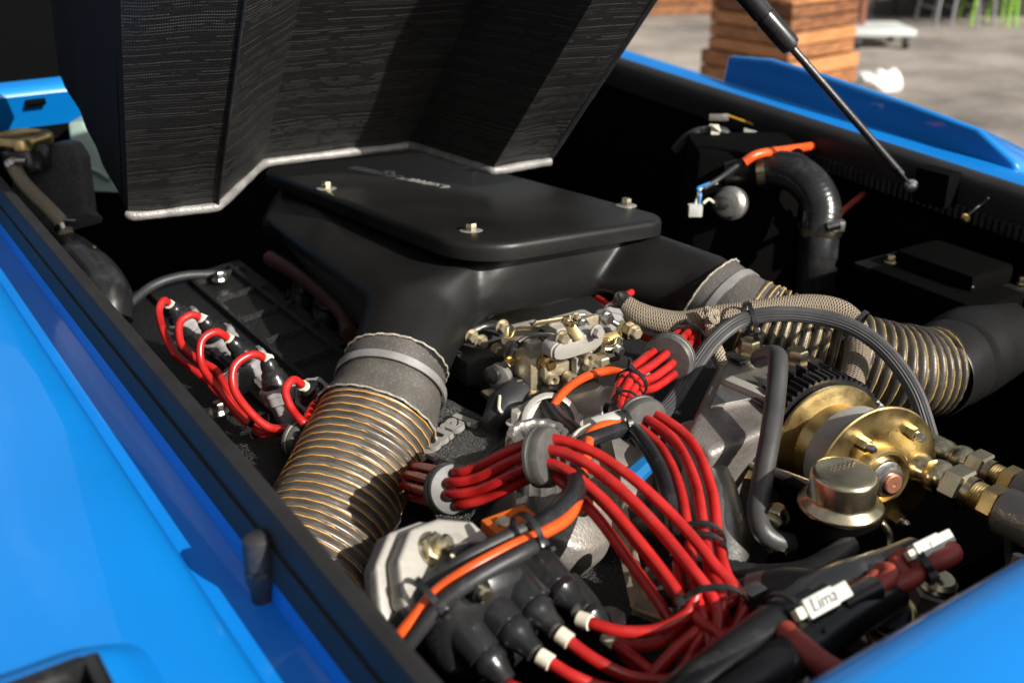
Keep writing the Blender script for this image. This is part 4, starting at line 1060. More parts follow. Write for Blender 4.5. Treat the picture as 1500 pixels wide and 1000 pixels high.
loom([(772, 784, .70), (812, 756, .72), (838, 728, .745), (846, 700, .77)], .0082, GLOSSBLACK, "taped_sleeve", "thick taped black sleeve where the orange cable leaves the distributor")
tie(at(632, 873, .662), at(690, 832, .665) - at(600, 912, .655), .0135, "black tie on the orange cable over the pale distributor flange")
tie(at(772, 782, .69), at(800, 772, .70) - at(740, 805, .68), .0135, "black tie on the orange cable beside the orange bracket")
# orange bracket block
ob = thing("orange_connector", "orange plastic connector block clamped beneath the cable by the distributor", "connector", at(755, 800, .76))
B().box(at(748, 782, .755), (.036, .022, .026), AXC).obj("housing", RUSTORANGE, ob, bevel=.002)
B().box(at(772, 806, .742), (.022, .014, .022), AXC).obj("latch", RUSTORANGE, ob, bevel=.002)
B().hexa(at(737, 769, .745), V((0, -.4, 1)), .005, .004, .006).obj("screw", GOLDPALE, ob)

# wires by the lower far separator: cream plug, orange, black sleeve
loom([(830, 668, .84), (836, 650, .85), (852, 632, .86), (885, 618, .87), (912, 616, .875)], .0036, CREAM, "cream_cable", "cream cable bent over beside the filler cap")
loom([(856, 672, .835), (860, 645, .845), (880, 628, .855), (908, 622, .868)], .0056, ORANGE, "orange_cable", "short orange cable bending down beside the cream one")
loom([(848, 675, .84), (850, 652, .835), (870, 642, .84), (905, 630, .86), (925, 628, .865), (945, 650, .84), (968, 690, .81), (985, 750, .775), (990, 800, .75)], .0062, GLOSSBLACK, "black_sleeve", "glossy black sleeve looping under the separator and along the red leads")
loom([(938, 640, .86), (965, 672, .835), (984, 730, .795), (993, 800, .755)], .0034, RUBBER, "thin_cable", "thin black cable running down inside the arched red leads")
cp = at(893, 617, .868); xa = (at(915, 612, .872) - at(870, 625, .86)).normalized()
B().box(cp, (.030, .012, .010), (xa, xa.cross(ZA).normalized(), ZA)).obj("white_connector", WHITEPL, label="small white connector on the cream cable near the manifold", cat="connector", bevel=.0015)
tie(at(856, 650, .845), ZA + UX * .4, .0125, "black tie holding the cream and orange cables together")
tie(at(914, 622, .87), xa, .011, "black tie where the cream cable meets the wire separator", tail=False)
tie(at(896, 606, .90), xa, .009, "knotted black tie below the arched orange-red lead")

# gold angle bracket
gb = thing("angle_bracket", "gold zinc angle bracket running down between the red leads", "bracket", at(930, 890, .80))
def bar(p0, p1, wd, th, mat, nm, par, up=None):
    a_, b_ = V(p0), V(p1); x = (b_ - a_).normalized(); u = (CAM - (a_ + b_) / 2).normalized(); y = u.cross(x).normalized(); z = x.cross(y)
    return B().box((a_ + b_) / 2, ((b_ - a_).length, wd, th), (x, y, z)).obj(nm, mat, par, bevel=.0008)
bar(at(884, 648, .90), at(938, 888, .80), .014, .003, BRASS, "arm", gb)
bar(at(893, 648, .895), at(947, 884, .80), .004, .010, BRASS, "flange", gb)
bar(at(930, 886, .80), at(992, 908, .77), .014, .003, BRASS, "foot", gb)
bar(at(932, 893, .795), at(992, 914, .765), .003, .010, BRASS, "flange", gb)
# blue sensor
bs = thing("blue_connector", "small blue plastic connector angled between the two red bundles", "connector", at(940, 690, .92))
a_ = (at(955, 672, .92) - at(922, 702, .92)).normalized()
B().lathe(at(921, 703, .92), a_, [(.011, 0), (.011, .004), (.0095, .006), (.0085, .024), (.006, .025)], 8).obj("housing", BLUEPL, bs, smooth=False)
B().lathe(at(921, 703, .92) + a_ * .024, a_, [(.0055, 0), (.0055, .008), (.003, .009)], 16).obj("ferrule", GOLDPALE, bs)
# small fittings in the gaps
for i, (px, py, d, lbx) in enumerate(((850, 738, .86, "brass bolt head glinting below the grey separator bundle"), (895, 910, .76, "crumpled bright bolt head beside the upper distributor tower"), (960, 845, .86, "dull nut below the red bundle near the gold bracket"))):
    t = thing("bolt", lbx, "bolt", at(px, py, d))
    B().hexa(at(px, py, d), V((.1, -.6, .7)), .008, .008, .011).obj("head", (GOLD, STEEL, GREYMET)[i], t)
    B().lathe(at(px, py, d) + V((.1, -.6, .7)).normalized() * -.02, V((.1, -.6, .7)), [(.006, 0), (.006, .02)], 14).obj("shank", (GOLD, STEEL, GREYMET)[i], t)
# rounded castings below the bundle
ch = thing("chain_case", "grimy rounded grey casting below the red bundle", "casting", at(860, 760, .93))
b = B()
b.lathe(at(835, 745, .93), V((.25, -.5, .75)), [(.05, -.08), (.05, -.01), (.042, .004), (.02, .010), (.002, .011)], 32)
b.lathe(at(905, 690, .97), V((.2, -.5, .8)), [(.04, -.10), (.04, .0), (.032, .010), (.002, .012)], 32)
b.lathe(at(970, 700, .98), V((.1, -.5, .8)), [(.045, -.10), (.045, -.02), (.03, -.01), (.002, -.008)], 32)
o = b.obj("casting", GREYMET, ch); remeshed(o, .003, 6)
# ================================================================== COMPRESSOR / PUMP SIDE
PA = V((-.24, -.95, .10)).normalized()
ho = thing("compressor_housing", "grey cast compressor housing with two bolted lugs on top", "compressor", at(1080, 640, 1.05))
hb0 = at(1085, 600, 1.06)
b = B()
top = [at(985, 622, 1.03), at(1060, 520, 1.14), at(1120, 505, 1.16), at(1180, 545, 1.10), at(1170, 580, 1.06), at(1050, 650, .99)]
zt = 1.046
b.prism([V((p.x, p.y, zt - .16)) for p in [atz(1000, 640, zt), atz(1056, 520, zt), atz(1120, 500, zt), atz(1186, 535, zt), atz(1196, 575, zt), atz(1150, 618, zt), atz(1040, 662, zt)]], (0, 0, .16))
o = b.obj("body", GREYMET, ho, bevel=.009, bseg=4)
b = B(); b.prism([V((p.x, p.y, zt - .002)) for p in [atz(1040, 600, zt), atz(1068, 532, zt), atz(1125, 516, zt), atz(1140, 580, zt)]], (0, 0, .006)); b.obj("top_plate", DULLSTEEL, ho, bevel=.0015)
for px, py in ((1096, 518), (1166, 532)):
    p = atz(px, py, zt + .006)
    B().lathe(p - ZA * .03, ZA, [(.019, 0), (.019, .027), (.016, .0285)], 24).obj("lug", GREYMET, ho)
    B().box(p - ZA * .000, (.046, .024, .004), (UX, UY, ZA)).obj("strap_plate", GLOSSBLACK, ho, bevel=.001)
    B().hexa(p + ZA * .001, ZA, .0105, .012, .013, .002).obj("bolt", GOLDPALE, ho)
rp = atz(1096, 572, zt + .005); xr = atz(1122, 584, zt) - atz(1070, 562, zt); xr.normalize()
B().box(rp, (.05, .012, .010), (xr, ZA.cross(xr), ZA)).obj("rating_plate", ALUPALE, ho, bevel=.001)
B().lathe(at(1190, 625, 1.02), PA, [(.042, -.06), (.042, -.02), (.038, -.005), (.03, 0)], 40).obj("nose", GREYMET, ho)
B().lathe(at(1075, 680, .98), V((.3, -.9, .1)), [(.024, -.06), (.026, 0), (.02, .006)], 28).obj("front_boss", GREYMET, ho)

# ---- pulley stack on a lengthwise shaft
C2 = at(1282, 692, .905)
def on_axis(s_): return C2 - PA * s_
pu = thing("pulley", "gold zinc pulley stack with a toothed black drive wheel and stud bolts", "pulley", C2 - ZA * .06)
fdisc = B().lathe(on_axis(0), PA, [(.0585, 0), (.0597, .001), (.0597, .0025), (.0585, .0035), (.020, .0035), (.020, .0025)], 72).obj("front_disc", GOLD, pu)
B().lathe(on_axis(.036), PA, [(.030, 0), (.0465, .001), (.0465, .028), (.045, .033), (.02, .033)], 56).obj("drum", ALUPALE, pu)
B().lathe(on_axis(.066), PA, [(.03, 0), (.0545, .0), (.0555, .0015), (.0555, .004), (.0545, .0052), (.040, .008), (.036, .020), (.034, .036)], 72).obj("rear_disc", GOLD, pu)
B().lathe(on_axis(.089), PA, [(.03, 0), (.062, 0), (.062, .020), (.03, .020)], 240, teeth=60, tdepth=.055).obj("toothed_wheel", GLOSSBLACK, pu, smooth=False)
b = B()
for k in range(30):
    th = 2 * math.pi * k / 30; ex_, ey_, _e = basis(PA); rd = ex_ * math.cos(th) + ey_ * math.sin(th); tg = ey_ * math.cos(th) - ex_ * math.sin(th)
    b.box(on_axis(.101) + rd * .0545, (.016, .0022, .016), (rd, tg, PA))
b.lathe(on_axis(.114), PA, [(.025, 0), (.054, 0), (.048, .012), (.03, .014)], 48)
b.obj("fan_vanes", GLOSSBLACK, pu, smooth=False)
hc = on_axis(-.0035)
B().lathe(hc, PA, [(.0265, -.003), (.0265, .006), (.0245, .009), (.0215, .009), (.0205, .004), (.004, .004)], 48).obj("hub_cup", GOLD, pu)
B().lathe(hc + PA * .003, PA, [(.016, 0), (.016, .008), (.0135, .010), (.0125, .014), (.0085, .015)], 32).obj("hub_nut", STEEL, pu)
B().lathe(hc + PA * .017, PA, [(.0085, 0), (.0085, .003), (.0075, .004), (.002, .004), (.0015, .0035)], 24).obj("shaft_end", COPPER, pu)
for k, (px, py) in enumerate(((1262, 648), (1333, 632), (1311, 757), (1235, 745))):
    r = ray(px, py); p = CAM + r * ((on_axis(-.0035) - CAM).dot(PA) / r.dot(PA))
    B().hexa(p, PA, .0058, .010).obj("stud_nut", GOLDPALE, fdisc)
    B().lathe(p + PA * .010, PA, [(.0038, 0), (.0038, .005), (.002, .0075)], 14).obj("stud", STEEL, fdisc)
# shaft from the lever to the pump
B().tube([at(1060, 672, .97), at(1130, 690, .91), at(1200, 715, .86)], .0042, 12).obj("throttle_rod", DULLSTEEL, label="thin steel rod running from the housing to the cup shaped valve", cat="rod")
rb = thing("pivot_bolt", "brass nut and pivot bolt on a black tab below the grey housing", "bolt", at(1088, 690, .95))
B().hexa(at(1090, 690, .945), V((.5, -.8, .1)), .0115, .012, .014).obj("nut", GOLD, rb)
B().box(at(1078, 686, .965), (.006, .03, .05), (UX, UY, ZA)).obj("tab", GLOSSBLACK, rb, bevel=.003)

# ---- cup shaped valve
cv = thing("pressure_valve", "gold tinted cup shaped pressure valve on a black body", "valve", at(1238, 790, .83))
vc = at(1236, 738, .815)
vt = at(1238, 690, .815); vz = vt.z
vo = V((vt.x, vt.y, vz)) 
cup = B().lathe(vo, ZA, [(.010, -.060), (.020, -.056), (.0225, -.036), (.0315, -.031), (.0325, -.0285), (.0315, -.0265), (.0262, -.0235), (.0252, -.020), (.0252, -.004), (.0235, -.0008), (.021, 0), (.001, .0004)], 64)
cup = cup.obj("cup", GOLDPALE, cv, angle=50)
B().lathe(vo, ZA, [(.030, -.066), (.0305, -.060), (.0305, -.033), (.027, -.032)], 48).obj("body", DARKBAY, cv)
B().lathe(vo + V((0, 0, -.07)) - FW * .026, -FW * .3 + RT, [(.004, 0), (.0045, .001), (.0045, .014), (.0025, .015), (.0025, .024)], 16).obj("vacuum_nipple", STEEL, cv)
b = B()                                       # stamped marks on the crown
for k in range(11):
    b.box(vo + ZA * .0004 + (RT * .9 + FW * .4).normalized() * (-.011 + .0022 * k) + FW * (.006 if k % 2 else .009), (.0012, .0035, .0006), (RT, FW, ZA))
b.obj("stamping", GOLDPALE, cup, kind="stuff")
B().tube([at(1290, 765, .82), at(1302, 785, .82), at(1300, 815, .82), at(1290, 835, .83)], .0035, 10).obj("return_spring_wire", GOLDPALE, cv)
bk = thing("valve_bracket", "black steel bracket with gold nuts below the bent pipe", "bracket", at(1165, 800, .86))
B().box(at(1160, 780, .86), (.012, .03, .085), (UX, UY, (ZA + UX * .1).normalized())).obj("plate", DARKBAY, bk, bevel=.002)
B().box(at(1180, 800, .85), (.05, .03, .008), (UX, UY, ZA)).obj("shelf", DARKBAY, bk, bevel=.002)
for px, py, ax_ in ((1140, 752, -UX), (1148, 806, -UX), (1182, 810, UX)):
    B().hexa(at(px, py, .845), ax_ - UY * .4, .0085, .009, .0100).obj("nut", GOLDPALE, bk)
B().tube([at(1130, 800, .86), at(1150, 806, .85)], .006, 12).obj("bolt_shank", COPPER, bk)

# ---- bent black pipe standing in front of the housing
b = B().tube([at(1112, 526, 1.02), at(1124, 520, .98), at(1136, 520, .95), at(1140, 532, .93), at(1136, 580, .91), at(1128, 640, .885), at(1117, 700, .865), at(1110, 745, .85), at(1116, 775, .84), at(1134, 790, .84), at(1160, 797, .845)], .0086, 20, 10)
b.obj("bent_pipe", PIPEBLACK, label="bent black pipe standing in front of the grey compressor housing", cat="pipe")
# ---- hoses around the housing
loom([(962, 612, .97), (985, 588, 1.0), (1012, 545, 1.03), (1045, 500, 1.05), (1085, 470, 1.06), (1135, 460, 1.055), (1195, 464, 1.05), (1250, 480, 1.04), (1298, 515, 1.03), (1338, 570, 1.02), (1360, 632, 1.01), (1368, 670, 1.0)], .0078, GREYRUB, "ribbed_hose", "long grey ribbed hose arching over the dark corrugated hose", cat="hose", seg=36, flute=1, fd=.10, angle=15)
tie(at(1099, 468, 1.07), at(1110, 464, 1.07) - at(1085, 470, 1.07), .0175, "black tie strapping the grey ribbed hose to the braided hose near the housing")
tie(at(1254, 477, 1.055), at(1275, 495, 1.05) - at(1240, 470, 1.06), .0165, "black tie strapping the hoses where the braided one turns down")
bh = thing("braided_hose", "thick tan braided hose lying along the corrugated hose and grey ribbed hose", "hose", at(1000, 480, 1.12))
B().tube([at(916, 447, 1.115), at(935, 460, 1.11), at(965, 470, 1.105), at(1000, 474, 1.10), at(1045, 466, 1.095), at(1110, 456, 1.10), at(1180, 448, 1.10), at(1228, 455, 1.095), at(1252, 478, 1.09), at(1256, 515, 1.075), at(1250, 550, 1.055), at(1236, 590, 1.035)], [.0105, .0125, .013, .013, .013, .012, .012, .012, .0125, .013, .013, .0125], 24, 10).obj("braid", BRAID, bh)
B().lathe(at(908, 436, 1.13), at(925, 453, 1.11) - at(908, 436, 1.13), [(.008, 0), (.0095, .003), (.0095, .018), (.007, .019)], 20).obj("end_ferrule", STEEL, bh)
bt = thing("braided_tube", "thin beige braided tube hanging in front of the housing from a knot", "hose", at(1060, 600, 1.02))
B().tube([at(1044, 462, 1.075), at(1043, 480, 1.07), at(1046, 505, 1.06), at(1060, 535, 1.05), at(1071, 565, 1.04), at(1068, 595, 1.025), at(1050, 628, 1.0), at(1012, 662, .975), at(1000, 680, .965)], .0072, 18, 10).obj("braid", BRAIDFINE, bt)
B().tube([at(1034, 452, 1.075), at(1050, 468, 1.065), at(1036, 478, 1.068), at(1050, 458, 1.066), at(1038, 462, 1.06), at(1052, 480, 1.07)], .0035, 8).obj("knot", BRAIDFINE, bt)
# steel braided sleeve behind the pulley
B().tube([at(1243, 590, 1.02), at(1262, 596, 1.03), at(1280, 612, 1.02), at(1290, 640, 1.0)], .0145, 20, 8).obj("steel_braided_hose", BRAIDSTEEL, label="short steel braided hose tucked behind the gold pulley disc", cat="hose")

# ---- hydraulic couplings
def coupling(p0, label, sc_=1.0):
    """stepped line along the car's length: braid, ferrule, dome, hex nut, thread, hex, pipe"""
    a = -YA; t = thing("hydraulic_coupling", label, "coupling", p0, "hydraulic couplings beside the pulley")
    k = sc_
    def L_(name, s0, prof, mat, seg=32, **kw): B().lathe(p0 + a * s0, a, [(r_ * k, h * k) for r_, h in prof], seg).obj(name, mat, t, **kw)
    L_("braided_line", -.09, [(.010, 0), (.010, .09)], BRAIDSTEEL)
    L_("ferrule", 0, [(.010, 0), (.0125, .001), (.0132, .004), (.0132, .020), (.012, .022), (.0115, .027)], GOLDPALE)
    L_("dome", .027 * k, [(.0118, 0), (.0145, .004), (.0155, .009), (.0145, .015), (.0115, .019)], GOLDPALE)
    L_("hex_nut", .0455 * k, [(.0165, 0), (.0185, .002), (.0185, .016), (.0165, .018)], GOLDPALE, 6, smooth=False)
    L_("collar", .0634 * k, [(.0145, 0), (.0145, .006), (.013, .007)], GOLDPALE)
    L_("thread", .070 * k, [(.0120 if i % 2 else .0130, i * .0012) for i in range(9)], GOLD)
    L_("hex_body", .080 * k, [(.015, 0), (.0175, .002), (.0175, .013), (.015, .0145)], GOLD, 6, smooth=False)
    L_("pipe", .0942 * k, [(.016, 0), (.019, .0015), (.0195, .006), (.0195, .20), (.01, .202)], GREYMET)
    return t
coupling(at(1322, 672, .93), "nearer of two brass hydraulic couplings ending in a thick grey pipe", 1.0)
coupling(at(1362, 652, 1.0), "further of two brass hydraulic couplings, behind the thicker one", .93)

# ---- silver flexible pipe and black hoses at the lower right
loom([(1010, 640, .97), (1035, 690, .93), (1052, 740, .89), (1062, 790, .87), (1060, 840, .85)], .019, DULLSTEEL, "metal_elbow", "dull silver bent metal pipe beside the hanging red leads", cat="pipe", seg=28)
loom([(1000, 800, .83), (1035, 822, .82), (1075, 838, .80), (1130, 843, .79), (1180, 836, .79), (1220, 815, .80), (1245, 795, .81)], .0088, RUBBER, "rubber_hose", "black rubber hose curving below the cup shaped valve", cat="hose", grp=None, seg=32, flute=1, fd=.03)
HG = "black harness tubes in the front corner"
loom([(960, 1050, .60), (1030, 995, .61), (1095, 945, .63), (1150, 905, .65), (1215, 860, .68), (1290, 835, .72), (1340, 815, .74)], .0135, GLOSSBLACK, "harness_tube", "thick glossy black harness tube leading up to the white handwritten connector", grp=HG, seg=20)
loom([(1060, 1060, .60), (1130, 990, .61), (1200, 930, .64), (1260, 890, .67), (1300, 870, .70)], .0145, GLOSSBLACK, "harness_tube", "thick glossy black harness tube below the white handwritten connector", grp=HG, seg=20)
loom([(990, 1075, .58), (1060, 1025, .59), (1120, 985, .60), (1180, 950, .63)], .010, RUBBER, "harness_tube", "narrower dull black harness tube at the front panel edge", grp=HG, seg=16)
loom([(1030, 880, .76), (1070, 890, .75), (1110, 880, .74), (1160, 870, .73), (1230, 880, .72)], .018, RUBBER, "rubber_hose", "fat black hose with a worm clamp beside the red leads", cat="hose", seg=24)
wc = thing("worm_clamp", "dull steel worm drive clamp on the fat black hose", "clamp", at(1115, 880, .73))
B().lathe(at(1118, 880, .738), at(1160, 870, .73) - at(1110, 880, .74), [(.0188, -.006), (.0200, -.006), (.0200, .006), (.0188, .006)], 40, cap=False).obj("band", DULLSTEEL, wc)
B().box(at(1104, 868, .715), (.016, .011, .008), (UX, UY, ZA)).obj("screw_housing", DULLSTEEL, wc, bevel=.0015)
tie(at(1152, 908, .645), at(1180, 885, .66) - at(1120, 930, .635), .0165, "black tie round the harness below the handwritten connector")
loom([(1140, 928, .635), (1158, 935, .63), (1165, 960, .62), (1178, 990, .61), (1190, 1030, .60)], .0024, CREAM, "cream_cable", "thin cream cable dropping from the harness tie")
loom([(1150, 925, .63), (1172, 945, .615), (1205, 972, .605), (1245, 995, .60), (1290, 1020, .595)], .0072, REDDARK, "red_sleeve", "faded red sleeve trailing from the harness to the front panel", grp="faded red sleeves on the harness", seg=14)
loom([(1172, 915, .64), (1200, 902, .645), (1232, 887, .66)], .0070, REDDARK, "red_sleeve", "faded red sleeve under the handwritten connector", grp="faded red sleeves on the harness", seg=14)
loom([(1228, 890, .65), (1250, 878, .66), (1280, 862, .67)], .0085, GLOSSBLACK, "heat_shrink", "short black heat shrink joining the faded red sleeves")
loom([(1238, 862, .675), (1258, 862, .675), (1278, 852, .68), (1282, 845, .685)], .0058, REDDARK, "red_sleeve", "faded red sleeve leaving the connector's open end", grp="faded red sleeves on the harness")
loom([(1272, 868, .67), (1290, 856, .675), (1302, 845, .68), (1300, 836, .685), (1288, 836, .69)], .0058, REDDARK, "red_sleeve", "faded red sleeve hooked in a tight loop over the harness", grp="faded red sleeves on the harness")
loom([(1305, 860, .69), (1330, 850, .695), (1345, 838, .70), (1340, 822, .705), (1320, 815, .71), (1314, 828, .705), (1325, 842, .70), (1338, 848, .70)], .0062, REDDARK, "red_sleeve", "faded red sleeve knotted on the harness below the blank connector", grp="faded red sleeves on the harness")
loom([(1358, 828, .70), (1380, 820, .70), (1394, 812, .705), (1390, 806, .71), (1372, 812, .71), (1350, 828, .71)], .0068, REDDARK, "red_sleeve", "faded red sleeve doubled over beside the blank white connector", grp="faded red sleeves on the harness")
tie(at(1352, 828, .705), at(1370, 820, .70) - at(1340, 835, .70), .012, "black tie behind the knotted red sleeve")
def connector(p0, p1, wd, label, written=None):
    a_, b_ = p0, p1; x = (b_ - a_).normalized(); L = (b_ - a_).length; u = (CAM - (a_ + b_) / 2).normalized(); y = u.cross(x).normalized(); z = x.cross(y)
    if z.dot(u) < 0: z = -z; y = -y
    t = thing("white_connector", label, "connector", (a_ + b_) / 2 - ZA * .008, "white plastic connectors on the harness")
    B().box(a_ + x * L * .36, (L * .62, wd, wd * .8), (x, y, z)).obj("shell", WHITEPL, t, bevel=.0012)
    B().box(a_ + x * L * .82, (L * .34, wd * .8, wd * .62), (x, y, z)).obj("plug", WHITEPL, t, bevel=.0012)
    B().box(a_ - x * L * .02, (L * .16, wd * .55, wd * .5), (x, y, z)).obj("terminal", CREAM, t, bevel=.001)
    if not written: B().box(a_ + x * L * .45 + z * wd * .43, (L * .14, wd * .3, wd * .1), (x, y, z)).obj("latch", WHITEPL, t, bevel=.0005)
    if written:
        text("handwriting", written, a_ + x * L * .12 + z * (wd * .4 + .0003) - y * wd * .25, x, y, wd * .92, .0002, INK, t, shear=.2, bold=-.00012)
connector(at(1172, 898, .632), at(1240, 862, .652), .0125, "white plastic connector with handwriting on the black harness", "Lima")
connector(at(1335, 812, .70), at(1392, 784, .715), .0115, "blank white plastic connector at the far end of the harness")
loom([(1318, 815, .71), (1325, 800, .715), (1345, 792, .72), (1358, 796, .715)], .0012, RUBBER, "thin_cable", "hair thin black wire arching behind the blank white connector")
loom([(1215, 840, .70), (1240, 828, .705), (1270, 830, .70), (1290, 838, .695)], .0022, RUBBER, "thin_cable", "thin black wire arching over the harness tubes")
# ---- brass unions at the bottom right
for px, py, d, ax_, k, m_, lbx in ((1305, 905, .72, V((-.5, -.3, .6)), 1.0, GOLD, "brass union with a yellow collar behind the harness tubes"), (1365, 878, .78, V((.05, -.1, 1)), 1.05, GREYMET, "upright dark hex union beside the front panel")):
    p = at(px, py, d); a_ = ax_.normalized(); t = thing("pipe_union", lbx, "union", p - ZA * .03)
    B().lathe(p - a_ * .03, a_, [(.021 * k, 0), (.021 * k, .012), (.019 * k, .014)], 6).obj("hex_base", m_, t, smooth=False)
    B().lathe(p - a_ * .016, a_, [(.0165 * k, 0), (.0165 * k, .026), (.014 * k, .028)], 6 if k > 1 else 28).obj("hex_top" if k > 1 else "collar", m_, t)
    B().lathe(p + a_ * .012, a_, [(.0115 * k, 0), (.013 * k, .002), (.0115 * k, .004), (.013 * k, .006), (.010 * k, .009)], 24).obj("rim", GOLDPALE if k > 1 else RUBBER, t)
fb = thing("front_casting", "grimy pale cast flange half hidden by the front panel", "casting", at(1330, 930, .76))
B().box(at(1340, 930, .77), (.09, .07, .02), (UX, UY, ZA)).obj("flange", GREYMET, fb, bevel=.004)
# radiator hose neck and wire at the far right edge
loom([(1500, 760, .92), (1480, 780, .92), (1478, 820, .92), (1490, 870, .90)], .0035, GREYRUB, "wire_loop", "dark wire loop hanging at the front corner of the bay")
loom([(1455, 860, .80), (1470, 842, .80), (1492, 830, .80), (1520, 822, .80)], .0026, CREAM, "cream_cable", "cream cable showing just above the blue front panel")
B().lathe(at(1490, 828, .79), V((.3, .1, 1)), [(.004, -.006), (.005, 0), (.005, .008), (.003, .009)], 14).obj("cable_end", DULLSTEEL, label="small metal cable end above the blue front panel", cat="fitting")
B().box(at(1400, 790, 1.05), (.22, .10, .05), (UX, UY, ZA)).obj("belt_guard", DARKBAY, label="flat black guard below the hydraulic couplings", cat="guard", bevel=.006)

# ================================================================== FAR WALL OF THE BAY
ht = thing("heater_hose", "black ribbed elbow hose clamped at both ends on the far wall", "hose", at(1190, 345, 1.45))
hpth = [at(1112, 250, 1.50), at(1135, 248, 1.49), at(1165, 254, 1.47), at(1190, 275, 1.455), at(1203, 305, 1.45), at(1200, 340, 1.45), at(1196, 400, 1.46), at(1190, 520, 1.50), at(1186, 600, 1.52)]
B().tube(hpth, .0265, 28, 16, rfun=lambda L_, r_: r_ + .00022 * math.sin(L_ * 1100)).obj("elbow", GLOSSBLACK, ht)
def band(p, a, r_, par, wd=.011):
    a = V(a).normalized(); B().lathe(p - a * wd / 2, a, [(r_, 0), (r_ + .0012, 0), (r_ + .0012, wd), (r_, wd)], 36, cap=False).obj("hose_clamp", GOLDPALE, par)
band(at(1121, 249, 1.495), at(1135, 248, 1.49) - at(1112, 250, 1.50), .0275, ht)
band(at(1201, 336, 1.45), ZA, .0278, ht)
B().lathe(at(1212, 333, 1.42), RT * .8 - FW * .2 + ZA * .3, [(.005, 0), (.0065, .001), (.0065, .016), (.004, .017)], 12).obj("clamp_screw", STEEL, ht)
B().box(at(1224, 330, 1.43), (.022, .014, .014), (RT, FW, ZA)).obj("screw_housing", DULLSTEEL, ht, bevel=.002)
hw = thing("heater_box", "black heater box standing on the far wall with a round emblem", "heater box", V((1.10, 1.35, .70)))
B().box(at(1075, 370, 1.62), (.15, .12, .34), (RT, FW, ZA)).obj("case", DARKBAY, hw, bevel=.01)
B().box(at(1075, 232, 1.55), (.10, .09, .03), (RT, FW, ZA)).obj("top_cover", SATIN, hw, bevel=.006)
B().lathe(at(1100, 246, 1.52), RT * .9 + ZA * .1, [(.022, -.04), (.025, -.02), (.025, .01)], 24).obj("outlet", SATIN, hw)
em = at(1045, 396, 1.54)
B().lathe(em, -FW, [(.0095, 0), (.0115, 0), (.0115, .0008), (.0095, .0008)], 32, cap=False).obj("emblem_ring", DULLSTEEL, hw)
text("emblem_figure", "8", em - RT * .004 - ZA * .0055 - FW * .0006, RT, ZA, .015, .0004, DULLSTEEL, hw)
sn = thing("blower_motor", "dull metal round sensor with a white plug on the heater box", "sensor", at(1060, 300, 1.5))
na = (at(1030, 300, 1.42) - at(1068, 298, 1.5)).normalized()
B().lathe(at(1068, 298, 1.50), na, [(.022, -.02), (.0235, -.01), (.0235, 0), (.021, .002), (.018, .010), (.010, .012)], 28).obj("housing", ALU, sn)
B().lathe(at(1058, 298, 1.475), na, [(.010, 0), (.010, .02), (.007, .022)], 20).obj("boss", GLOSSBLACK, sn)
B().box(at(1018, 308, 1.44), (.018, .014, .015), (RT, FW, ZA)).obj("plug", WHITEPL, sn, bevel=.001)
for k, (pts, m_) in enumerate((([(1018, 302, 1.44), (1022, 288, 1.445), (1028, 275, 1.455), (1050, 268, 1.48)], WHITEPL), ([(1024, 300, 1.44), (1026, 284, 1.44), (1022, 276, 1.445), (1040, 268, 1.46)], BLUEPL), ([(1030, 298, 1.44), (1038, 292, 1.45), (1046, 297, 1.46)], CREAM))):
    B().tube([at(*p) for p in pts], .0018, 8).obj("wire", m_, sn)
loom([(1090, 238, 1.46), (1105, 228, 1.46), (1125, 223, 1.47), (1150, 220, 1.50), (1190, 214, 1.56)], .0062, ORANGE, "red_sleeve", "bright orange-red sleeve lying over the black elbow hose")
loom([(1092, 236, 1.465), (1075, 246, 1.465), (1050, 264, 1.465), (1030, 276, 1.455)], .0035, RUBBER, "thin_cable", "black cable running from the orange-red sleeve down to the sensor")
loom([(1222, 320, 1.46), (1245, 300, 1.49), (1275, 278, 1.52), (1310, 262, 1.55)], .0042, REDDARK, "red_cable", "dull red cable curving from the elbow hose clamp to the wall", cat="cable")
hs = thing("vacuum_hose", "small black hose with a pale spring clip on the far wall", "hose", at(1020, 200, 1.6))
B().tube([at(990, 222, 1.62), at(1004, 206, 1.61), at(1020, 196, 1.6), at(1040, 193, 1.6), at(1060, 195, 1.6), at(1066, 208, 1.6)], .0085, 16).obj("tube", RUBBER, hs)
B().lathe(at(1046, 193, 1.59), RT, [(.0092, -.006), (.0105, -.006), (.0105, .006), (.0092, .006)], 20, cap=False).obj("spring_clip", CREAM, hs)
B().tube([at(1040, 184, 1.58), at(1048, 187, 1.575), at(1054, 192, 1.58)], .0025, 8).obj("clip_ear", CREAM, hs)
loom([(1062, 168, 1.66), (1090, 178, 1.65), (1120, 188, 1.64), (1170, 200, 1.61), (1230, 216, 1.58), (1262, 226, 1.56), (1285, 238, 1.55), (1296, 237, 1.55)], .0019, YELLOW, "yellow_wire", "yellow wire strung along below the far bonnet seal", cat="wire")
loom([(1160, 206, 1.60), (1200, 214, 1.58), (1240, 221, 1.57)], .0017, YELLOW, "yellow_wire", "second short yellow wire taped under the first on the far wall", cat="wire")
t_ = [at(1090, 188, 1.62), at(1109, 193, 1.61), at(1090, 198, 1.62)]
B().prism(t_, FW * .002).obj("white_tab", WHITEPL, label="small white triangular tab on the dark far wall", cat="tab")
B().box(at(1053, 172, 1.65), (.03, .004, .010), (RT, FW, ZA)).obj("grey_sleeve", GREYMET, label="grey tape sleeve at the start of the yellow wire", cat="sleeve", bevel=.001)
